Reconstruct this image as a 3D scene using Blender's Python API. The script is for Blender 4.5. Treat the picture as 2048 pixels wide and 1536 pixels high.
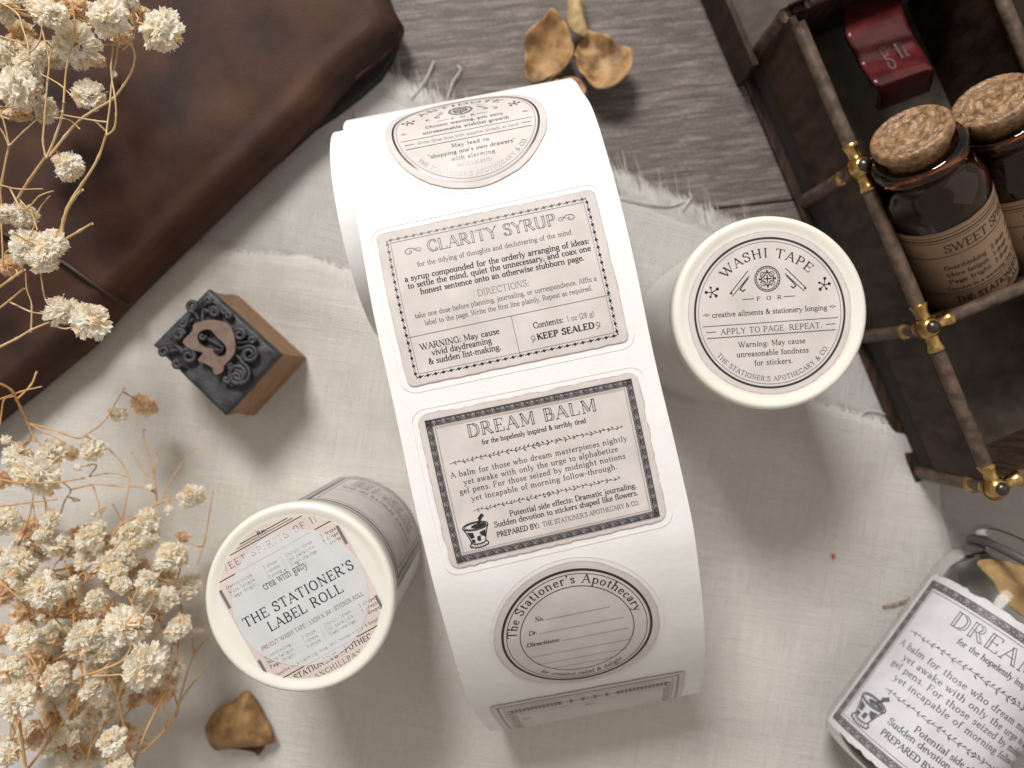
import bpy, bmesh, math, random
import numpy as np
from mathutils import Vector, Matrix, noise
from mathutils.geometry import tessellate_polygon

# ------------------------------------------------------------------ camera, world, lamps (1 unit = 1 cm)
S = bpy.context.scene
for o in list(bpy.data.objects): bpy.data.objects.remove(o)
S.unit_settings.system = 'METRIC'
S.unit_settings.scale_length = 0.01
CAMH, FPX = 22.0, 1500.0
cd = bpy.data.cameras.new('camera'); cam = bpy.data.objects.new('camera', cd)
S.collection.objects.link(cam); S.camera = cam
cam.location = (0, 0, CAMH); cam.rotation_euler = (0, 0, 0)
cd.sensor_width = 360; cd.sensor_fit = 'HORIZONTAL'; cd.lens = FPX / 2048 * 360
cd.clip_start = 0.5; cd.clip_end = 400
cd.dof.use_dof = True; cd.dof.focus_distance = CAMH - 5.7; cd.dof.aperture_fstop = 1.0
W = bpy.data.worlds.new("World"); S.world = W; W.use_nodes = True
W.node_tree.nodes['Background'].inputs[0].default_value = (1.0, 0.905, 0.82, 1)
W.node_tree.nodes['Background'].inputs[1].default_value = 0.37

def area_lamp(name, loc, target, sx, sy, watts, col):
    l = bpy.data.lights.new(name, 'AREA'); l.shape = 'RECTANGLE'; l.size = sx; l.size_y = sy
    l.energy = watts; l.color = col
    o = bpy.data.objects.new(name, l); S.collection.objects.link(o)
    o.location = loc
    o.rotation_euler = (Vector(target) - Vector(loc)).to_track_quat('-Z', 'Y').to_euler()
    return o
area_lamp('window_light', (-17, 51, 56), (0, 0, 1), 20, 20, 61000, (1.0, 0.985, 0.97))
area_lamp('room_fill', (30, 4, 34), (2, 0, 0), 40, 40, 1800, (1.0, 0.95, 0.9))
S.view_settings.view_transform = 'Standard'; S.view_settings.look = 'None'
S.view_settings.exposure = 0.0; S.view_settings.gamma = 1.0
S.render.engine = 'CYCLES'
S.cycles.use_denoising = True
S.cycles.max_bounces = 10; S.cycles.transmission_bounces = 10; S.cycles.transparent_max_bounces = 12
S.cycles.caustics_reflective = False; S.cycles.caustics_refractive = False

R_ = random.Random(7)

# ------------------------------------------------------------------ helpers
def P(px, py, z=0.0):
    """point at height z that the photograph shows at pixel (px, py)"""
    k = (CAMH - z) / FPX
    return Vector(((px - 1024) * k, (768 - py) * k, z))

def link(o, parent=None):
    S.collection.objects.link(o)
    if parent is not None: o.parent = parent
    return o

def thing(name, label, cat, loc=(0, 0, 0), group=None):
    o = bpy.data.objects.new(name, None); o.empty_display_size = 0.5
    S.collection.objects.link(o); o.location = loc
    o['label'] = label; o['category'] = cat
    if group: o['group'] = group
    return o

def mesh(name, verts, faces, mats, parent=None, smooth=False, midx=None, local=True):
    me = bpy.data.meshes.new(name)
    if parent is not None and local and parent.type == 'EMPTY':
        off = Vector(parent.location)
        verts = [Vector(v) - off for v in verts]
    elif parent is not None and local and parent.parent is not None and parent.parent.type == 'EMPTY':
        off = Vector(parent.parent.location)
        verts = [Vector(v) - off for v in verts]
    me.from_pydata([tuple(v) for v in verts], [], faces)
    if not isinstance(mats, (list, tuple)): mats = [mats]
    for m in mats: me.materials.append(m)
    if midx is not None: me.polygons.foreach_set('material_index', midx)
    if smooth: me.polygons.foreach_set('use_smooth', [True] * len(me.polygons))
    me.update()
    return link(bpy.data.objects.new(name, me), parent)

class MB:
    """collects verts / faces"""
    def __init__(s): s.v = []; s.f = []; s.m = []
    def add(s, vs, fs, mi=0):
        b = len(s.v); s.v.extend([Vector(x) for x in vs])
        for f in fs: s.f.append([i + b for i in f]); s.m.append(mi)
    def box(s, c, ax, ay, az, mi=0):
        """centre and three half-axis vectors"""
        c = Vector(c); ax = Vector(ax); ay = Vector(ay); az = Vector(az)
        vs = [c + ax * i + ay * j + az * k for k in (-1, 1) for j in (-1, 1) for i in (-1, 1)]
        s.add(vs, [(0, 2, 3, 1), (4, 5, 7, 6), (0, 1, 5, 4), (2, 6, 7, 3), (0, 4, 6, 2), (1, 3, 7, 5)], mi)
    def tube(s, pts, rad, n=7, mi=0, cap=True):
        pts = [Vector(p) for p in pts]
        if not hasattr(rad, '__len__'): rad = [rad] * len(pts)
        rings = []; ref = None
        for i, p in enumerate(pts):
            t = (pts[min(i + 1, len(pts) - 1)] - pts[max(i - 1, 0)])
            if t.length < 1e-9: t = Vector((0, 0, 1))
            t.normalize()
            if ref is None: ref = Vector((0, 0, 1)) if abs(t.z) < .9 else Vector((1, 0, 0))
            u = t.cross(ref); u.normalize(); w = t.cross(u); ref = -w if False else ref
            rings.append([p + (u * math.cos(2 * math.pi * k / n) + w * math.sin(2 * math.pi * k / n)) * rad[i] for k in range(n)])
        vs = [v for r in rings for v in r]
        fs = [(i * n + k, i * n + (k + 1) % n, (i + 1) * n + (k + 1) % n, (i + 1) * n + k) for i in range(len(pts) - 1) for k in range(n)]
        if cap: fs += [list(range(n)), [(len(pts) - 1) * n + k for k in reversed(range(n))]]
        s.add(vs, fs, mi)
    def build(s, name, mats, parent=None, smooth=False):
        return mesh(name, s.v, s.f, mats, parent, smooth, s.m)

def catmull(pts, n=6, closed=False):
    pts = [Vector(p) for p in pts]; L = len(pts); out = []
    for i in range(L if closed else L - 1):
        if closed: a, b, c, d = pts[(i - 1) % L], pts[i], pts[(i + 1) % L], pts[(i + 2) % L]
        else:
            b, c = pts[i], pts[i + 1]
            a = pts[i - 1] if i else b * 2 - c
            d = pts[i + 2] if i + 2 < L else c * 2 - b
        for k in range(n):
            t = k / n
            out.append(0.5 * ((2 * b) + (c - a) * t + (2 * a - 5 * b + 4 * c - d) * t * t + (3 * b - a - 3 * c + d) * t ** 3))
    if not closed: out.append(pts[-1])
    return out

def lathe(prof, n=48, M=None, mb=None, mi=0):
    """prof: list of (r, z); M: Matrix placing it"""
    mb = mb or MB(); M = M or Matrix.Identity(4); vs = []; fs = []
    m = len(prof)
    for r, z in prof:
        for k in range(n):
            a = 2 * math.pi * k / n
            vs.append(M @ Vector((r * math.cos(a), r * math.sin(a), z)))
    for i in range(m - 1):
        for k in range(n):
            fs.append((i * n + k, i * n + (k + 1) % n, (i + 1) * n + (k + 1) % n, (i + 1) * n + k))
    mb.add(vs, fs, mi); return mb

def bevel(o, w, seg=2):
    b = o.modifiers.new('bevel', 'BEVEL'); b.width = w; b.segments = seg; b.limit_method = 'ANGLE'
    return o

# ------------------------------------------------------------------ materials
def mat(name, col, rough=0.6, metal=0.0, spec=0.5, noise_scale=0, col2=None, bump=0.0, bump_scale=None,
        stretch=None, coat=0, trans=0, sss=0, detail=6, mixpos=(0.35, 0.65), rot=0.0):
    m = bpy.data.materials.new(name); m.use_nodes = True; nt = m.node_tree; N = nt.nodes; L = nt.links
    b = N['Principled BSDF']
    b.inputs['Base Color'].default_value = (*col, 1); b.inputs['Roughness'].default_value = rough
    b.inputs['Metallic'].default_value = metal; b.inputs['Specular IOR Level'].default_value = spec
    if coat: b.inputs['Coat Weight'].default_value = coat; b.inputs['Coat Roughness'].default_value = 0.15
    if trans: b.inputs['Transmission Weight'].default_value = trans
    if sss:
        b.inputs['Subsurface Weight'].default_value = sss
        b.inputs['Subsurface Radius'].default_value = (0.4, 0.3, 0.2); b.inputs['Subsurface Scale'].default_value = 0.5
    if noise_scale or bump:
        tc = N.new('ShaderNodeTexCoord'); mp = N.new('ShaderNodeMapping')
        L.new(tc.outputs['Object'], mp.inputs[0])
        mp.inputs['Rotation'].default_value = (0, 0, rot)
        if stretch: mp.inputs['Scale'].default_value = stretch
    if noise_scale:
        n = N.new('ShaderNodeTexNoise'); n.inputs['Scale'].default_value = noise_scale; n.inputs['Detail'].default_value = detail
        L.new(mp.outputs[0], n.inputs['Vector'])
        r = N.new('ShaderNodeValToRGB'); r.color_ramp.elements[0].position = mixpos[0]; r.color_ramp.elements[1].position = mixpos[1]
        r.color_ramp.elements[0].color = (*col, 1); r.color_ramp.elements[1].color = (*(col2 or col), 1)
        L.new(n.outputs['Fac'], r.inputs[0]); L.new(r.outputs[0], b.inputs['Base Color'])
    if bump:
        n2 = N.new('ShaderNodeTexNoise'); n2.inputs['Scale'].default_value = bump_scale or noise_scale * 2; n2.inputs['Detail'].default_value = detail
        L.new(mp.outputs[0], n2.inputs['Vector'])
        bp = N.new('ShaderNodeBump'); bp.inputs['Strength'].default_value = min(1, bump); bp.inputs['Distance'].default_value = 0.05
        L.new(n2.outputs['Fac'], bp.inputs['Height']); L.new(bp.outputs[0], b.inputs['Normal'])
    return m

def linen_material(name, c1, c2, ang, pitch, bumpd=0.03):
    m = bpy.data.materials.new(name); m.use_nodes = True; nt = m.node_tree; N = nt.nodes; L = nt.links
    b = N['Principled BSDF']; b.inputs['Roughness'].default_value = 0.9; b.inputs['Specular IOR Level'].default_value = 0.15
    b.inputs['Sheen Weight'].default_value = 0.15
    tc = N.new('ShaderNodeTexCoord'); mp = N.new('ShaderNodeMapping'); mp.inputs['Rotation'].default_value = (0, 0, ang)
    L.new(tc.outputs['Object'], mp.inputs[0])
    def sl(sx, sy, sc, det=3):
        q = N.new('ShaderNodeMapping'); q.inputs['Scale'].default_value = (sx, sy, 1); L.new(mp.outputs[0], q.inputs[0])
        n = N.new('ShaderNodeTexNoise'); n.inputs['Scale'].default_value = sc; n.inputs['Detail'].default_value = det
        L.new(q.outputs[0], n.inputs['Vector']); return n.outputs['Fac']
    def mathn(op, a, c):
        q = N.new('ShaderNodeMath'); q.operation = op
        for i, x in enumerate((a, c)):
            if isinstance(x, (int, float)): q.inputs[i].default_value = x
            else: L.new(x, q.inputs[i])
        return q.outputs[0]
    def wave(d):
        w = N.new('ShaderNodeTexWave'); w.bands_direction = d; w.inputs['Scale'].default_value = 0.314 / pitch
        w.inputs['Distortion'].default_value = 1.4; w.inputs['Detail'].default_value = 2; w.inputs['Detail Scale'].default_value = 1.2
        L.new(mp.outputs[0], w.inputs['Vector']); return w.outputs['Fac']
    warp = sl(.8, 40, .7); weft = sl(40, .8, .7); big = sl(1, 1, 0.25, 5); fine = sl(1, 1, 14, 4)
    wv = mathn('MAXIMUM', wave('X'), wave('Y'))
    th = mathn('ADD', mathn('MULTIPLY', warp, 0.5), mathn('MULTIPLY', weft, 0.5))
    f = mathn('ADD', mathn('MULTIPLY', th, 0.75), mathn('MULTIPLY', wv, 0.62))
    f = mathn('ADD', f, mathn('MULTIPLY', fine, 0.25)); f = mathn('ADD', f, mathn('MULTIPLY', big, 0.30))
    r = N.new('ShaderNodeValToRGB'); r.color_ramp.elements[0].position = 0.80; r.color_ramp.elements[1].position = 1.16
    r.color_ramp.elements[0].color = (*c1, 1); r.color_ramp.elements[1].color = (*c2, 1)
    L.new(f, r.inputs[0]); L.new(r.outputs[0], b.inputs['Base Color'])
    h = mathn('ADD', wv, mathn('MULTIPLY', th, 1.8)); bp = N.new('ShaderNodeBump'); bp.inputs['Strength'].default_value = 0.7
    bp.inputs['Distance'].default_value = bumpd
    L.new(h, bp.inputs['Height']); L.new(bp.outputs[0], b.inputs['Normal'])
    return m

def plank_material():
    m = bpy.data.materials.new('weathered_wood'); m.use_nodes = True; nt = m.node_tree; N = nt.nodes; L = nt.links
    b = N['Principled BSDF']; b.inputs['Roughness'].default_value = 0.62; b.inputs['Specular IOR Level'].default_value = 0.35
    tc = N.new('ShaderNodeTexCoord'); geo = N.new('ShaderNodeObjectInfo')
    cmb = N.new('ShaderNodeVectorMath'); cmb.operation = 'ADD'
    L.new(tc.outputs['Object'], cmb.inputs[0]); L.new(geo.outputs['Location'], cmb.inputs[1])
    def n(sx, sy, sc, det, dist=0):
        q = N.new('ShaderNodeMapping'); q.inputs['Scale'].default_value = (sx, sy, 1); L.new(cmb.outputs[0], q.inputs[0])
        t = N.new('ShaderNodeTexNoise'); t.inputs['Scale'].default_value = sc; t.inputs['Detail'].default_value = det
        t.inputs['Distortion'].default_value = dist; t.inputs['Roughness'].default_value = 0.65
        L.new(q.outputs[0], t.inputs['Vector']); return t.outputs['Fac']
    a = n(0.45, 5.0, 1.1, 10, 0.6); c = n(0.8, 16, 1.6, 6, .3); d = n(6, 2, 3, 4)
    def mx(x, y, f):
        q = N.new('ShaderNodeMix'); q.inputs[0].default_value = f; L.new(x, q.inputs[2]); L.new(y, q.inputs[3]); return q.outputs[0]
    f = mx(mx(a, c, 0.45), d, 0.2)
    r = N.new('ShaderNodeValToRGB'); e = r.color_ramp.elements
    e[0].position = 0.36; e[0].color = (0.055, 0.043, 0.037, 1); e[1].position = 0.66; e[1].color = (0.36, 0.31, 0.275, 1)
    k = r.color_ramp.elements.new(0.5); k.color = (0.135, 0.110, 0.098, 1)
    L.new(f, r.inputs[0]); L.new(r.outputs[0], b.inputs['Base Color'])
    bp = N.new('ShaderNodeBump'); bp.inputs['Strength'].default_value = 0.6; bp.inputs['Distance'].default_value = 0.05
    L.new(f, bp.inputs['Height']); L.new(bp.outputs[0], b.inputs['Normal'])
    return m

def sticker_material(name, base, edge, rim=0.035, rough=0.55):
    """aged label paper; UV 0..1 over the label, worn brownish rim"""
    m = bpy.data.materials.new(name); m.use_nodes = True; nt = m.node_tree; N = nt.nodes; L = nt.links
    b = N['Principled BSDF']; b.inputs['Roughness'].default_value = rough; b.inputs['Specular IOR Level'].default_value = 0.3
    at = N.new('ShaderNodeAttribute'); at.attribute_name = 'edge'
    tc = N.new('ShaderNodeTexCoord')
    n = N.new('ShaderNodeTexNoise'); n.inputs['Scale'].default_value = 1.6; n.inputs['Detail'].default_value = 8
    L.new(tc.outputs['Object'], n.inputs['Vector'])
    n2 = N.new('ShaderNodeTexNoise'); n2.inputs['Scale'].default_value = 9; n2.inputs['Detail'].default_value = 4
    L.new(tc.outputs['Object'], n2.inputs['Vector'])
    r1 = N.new('ShaderNodeValToRGB'); r1.color_ramp.elements[0].position = .3; r1.color_ramp.elements[1].position = .7
    c0 = [x * 0.91 for x in base]; c0[2] *= .98
    r1.color_ramp.elements[0].color = (*c0, 1); r1.color_ramp.elements[1].color = (*[min(1, x * 1.07) for x in base], 1)
    L.new(n.outputs['Fac'], r1.inputs[0])
    ad = N.new('ShaderNodeMath'); ad.operation = 'MULTIPLY_ADD'; ad.inputs[1].default_value = 0.10; L.new(n2.outputs['Fac'], ad.inputs[0])
    L.new(at.outputs['Fac'], ad.inputs[2])
    r2 = N.new('ShaderNodeValToRGB'); r2.color_ramp.elements[0].position = 0.055; r2.color_ramp.elements[1].position = 0.055 + rim * 2.2
    r2.color_ramp.elements[0].color = (1, 1, 1, 1); r2.color_ramp.elements[1].color = (0, 0, 0, 1)
    L.new(ad.outputs[0], r2.inputs[0])
    mx = N.new('ShaderNodeMix'); mx.data_type = 'RGBA'; L.new(r2.outputs[0], mx.inputs[0])
    L.new(r1.outputs[0], mx.inputs[6]); mx.inputs[7].default_value = (*edge, 1)
    L.new(mx.outputs[2], b.inputs['Base Color'])
    bp = N.new('ShaderNodeBump'); bp.inputs['Strength'].default_value = 0.15; bp.inputs['Distance'].default_value = 0.01
    L.new(n2.outputs['Fac'], bp.inputs['Height']); L.new(bp.outputs[0], b.inputs['Normal'])
    return m

M_paper = mat('release_paper', (0.82, 0.81, 0.79), 0.5, spec=0.35, noise_scale=1.2, col2=(0.86, 0.85, 0.835), bump=0.12, bump_scale=8)
M_liner = mat('paper_core', (0.72, 0.68, 0.64), 0.6)
M_cut = mat('die_cut_groove', (0.815, 0.805, 0.79), 0.6)
M_stick = sticker_material('aged_label_paper', (0.63, 0.58, 0.555), (0.53, 0.45, 0.425), rim=.012)
M_stick_white = sticker_material('pale_label_paper', (0.66, 0.655, 0.68), (0.58, 0.53, 0.55), rim=.015)
M_kraft = sticker_material('brown_label_paper', (0.36, 0.235, 0.15), (0.23, 0.145, 0.09))
M_lidprint = sticker_material('pink_print_paper', (0.66, 0.56, 0.52), (0.55, 0.45, 0.42), rim=.01)
M_lidgrey = mat('grey_round_label', (0.60, 0.605, 0.61), 0.5, noise_scale=1.5, col2=(0.66, 0.66, 0.665))
M_ink = mat('black_ink', (0.022, 0.022, 0.026), 0.30, spec=0.6)
M_ink2 = mat('grey_ink', (0.17, 0.155, 0.155), 0.5)
M_ink3 = mat('faint_ink', (0.33, 0.30, 0.295), 0.5)
M_foil_glare = mat('glare_black_foil', (0.13, 0.13, 0.135), 0.28, metal=0.9)  # glare on black foil put into a lighter metallic colour, upper print only
M_cream = mat('cream_plastic', (0.80, 0.77, 0.68), 0.28, spec=0.5, sss=0.25, noise_scale=.8, col2=(0.83, 0.80, 0.72))
M_film = mat('milky_wrapped_paper', (0.66, 0.63, 0.59), 0.3, noise_scale=1.0, col2=(0.72, 0.69, 0.65))
M_leather = mat('brown_leather', (0.016, 0.0068, 0.0042), 0.68, spec=0.28, noise_scale=0.6, col2=(0.085, 0.034, 0.018), bump=0.3, bump_scale=18, detail=12, mixpos=(0.28, 0.78))
M_page = mat('notebook_pages', (0.16, 0.12, 0.085), 0.9)
M_cord = mat('leather_cord', (0.03, 0.012, 0.008), 0.5)
M_red = mat('oxblood_leather', (0.050, 0.006, 0.008), 0.28, spec=0.6, noise_scale=2, col2=(0.10, 0.014, 0.015), bump=0.2, bump_scale=14)
M_traywood = mat('dark_stained_wood', (0.016, 0.0088, 0.005), 0.6, spec=.3, noise_scale=2.2, col2=(0.060, 0.034, 0.020), bump=0.3, bump_scale=5, stretch=(3, .5, .5), detail=8, rot=math.radians(67))
M_rail = mat('worn_dark_rail', (0.050, 0.030, 0.019), 0.5, noise_scale=3.5, col2=(0.125, 0.080, 0.052), bump=0.3, bump_scale=6, detail=8)
M_brass = mat('aged_brass', (0.62, 0.42, 0.16), 0.27, metal=1.0, noise_scale=3, col2=(0.40, 0.24, 0.09), bump=.1, bump_scale=8)
M_iron = mat('dark_pin', (0.10, 0.085, 0.075), 0.3, metal=0.9)
M_stampmetal = mat('dark_type_metal', (0.028, 0.028, 0.030), 0.55, metal=0.25, noise_scale=2.5, col2=(0.065, 0.065, 0.07), bump=0.25, bump_scale=9)
M_stampface = mat('worn_copper_face', (0.17, 0.115, 0.092), 0.5, metal=0.25, noise_scale=4, col2=(0.22, 0.155, 0.125))
M_stampwood = mat('stamp_wood', (0.20, 0.105, 0.052), 0.65, noise_scale=2.5, col2=(0.33, 0.19, 0.10), bump=0.3, bump_scale=8, stretch=(1, 1, 4))
M_cork = mat('carved_cork', (0.15, 0.078, 0.036), 0.36, noise_scale=6, col2=(0.38, 0.225, 0.115), bump=0.6, bump_scale=12)
M_petal = mat('dried_brown_petal', (0.17, 0.085, 0.030), 0.6, noise_scale=2.2, col2=(0.46, 0.27, 0.11), bump=0.7, bump_scale=4)
M_pod = mat('dried_tan_pod', (0.30, 0.20, 0.085), 0.55, noise_scale=2, col2=(0.50, 0.37, 0.18), bump=0.3, bump_scale=6)
M_stem = mat('dry_tan_stem', (0.50, 0.32, 0.14), 0.6, noise_scale=2, col2=(0.68, 0.48, 0.26))
M_stem2 = mat('dry_orange_stem', (0.50, 0.25, 0.08), 0.6, noise_scale=1, col2=(0.66, 0.42, 0.19))
def flower_mat(name, a, b_, c):
    m = mat(name, a, 0.75, spec=0.2, noise_scale=3.5, col2=b_, detail=3, mixpos=(.38, .56)); N = m.node_tree.nodes
    r = [n for n in N if n.type == 'VALTORGB'][0]; e = r.color_ramp.elements.new(0.34); e.color = (*c, 1)
    bs = N['Principled BSDF']; tr = N.new('ShaderNodeBsdfTranslucent'); mxs = N.new('ShaderNodeMixShader'); mxs.inputs[0].default_value = 0.5
    L = m.node_tree.links; L.new(r.outputs[0], tr.inputs[0]); L.new(bs.outputs[0], mxs.inputs[1]); L.new(tr.outputs[0], mxs.inputs[2])
    L.new(mxs.outputs[0], N['Material Output'].inputs[0])
    return m
M_flw = flower_mat('dried_cream_petals', (1.0, 0.92, 0.76), (1.0, 0.975, 0.90), (0.94, 0.68, 0.40))
M_flw2 = flower_mat('dried_tan_petals', (0.95, 0.74, 0.50), (0.98, 0.86, 0.68), (0.80, 0.50, 0.25))
M_linen = linen_material('linen_weave', (0.47, 0.425, 0.38), (0.80, 0.76, 0.705), math.radians(9), 0.080, 0.05)
M_gauze = linen_material('linen_weave_under', (0.34, 0.32, 0.30), (0.64, 0.62, 0.59), math.radians(14), 0.085, 0.05)
M_thread = mat('linen_thread', (0.52, 0.50, 0.47), 0.9, noise_scale=2, col2=(0.66, 0.64, 0.61))
M_plank = plank_material()
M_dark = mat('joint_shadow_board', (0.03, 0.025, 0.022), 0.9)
def glass(name, col, rough=0.02, ior=1.5):
    m = bpy.data.materials.new(name); m.use_nodes = True; b = m.node_tree.nodes['Principled BSDF']
    b.inputs['Base Color'].default_value = (*col, 1); b.inputs['Roughness'].default_value = rough
    b.inputs['Transmission Weight'].default_value = 1.0; b.inputs['IOR'].default_value = ior
    return m
M_amber = glass('amber_glass', (0.48, 0.14, 0.015), rough=0.0)
def thin_glass(name):
    m = bpy.data.materials.new(name); m.use_nodes = True; N = m.node_tree.nodes; L = m.node_tree.links
    t = N.new('ShaderNodeBsdfTransparent'); g = N.new('ShaderNodeBsdfGlossy'); g.inputs['Roughness'].default_value = .10
    lw = N.new('ShaderNodeLayerWeight'); lw.inputs[0].default_value = .35; cr = N.new('ShaderNodeValToRGB')
    cr.color_ramp.elements[0].color = (.985, .99, .985, 1); cr.color_ramp.elements[1].color = (.55, .56, .54, 1); cr.color_ramp.elements[0].position = .55
    L.new(lw.outputs['Facing'], cr.inputs[0]); L.new(cr.outputs[0], t.inputs[0])
    f = N.new('ShaderNodeFresnel'); f.inputs[0].default_value = 1.18; mx = N.new('ShaderNodeMixShader')
    L.new(f.outputs[0], mx.inputs[0]); L.new(t.outputs[0], mx.inputs[1]); L.new(g.outputs[0], mx.inputs[2]); L.new(mx.outputs[0], N['Material Output'].inputs[0])
    return m
M_clear = thin_glass('clear_glass')

M_ghost = mat('ghost_print', (0.565, 0.55, 0.55), 0.5)
M_ink_soft = mat('softened_black_ink', (0.12, 0.118, 0.13), 0.35)  # black ink lightened for the glass reflecting over the jar label

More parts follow.
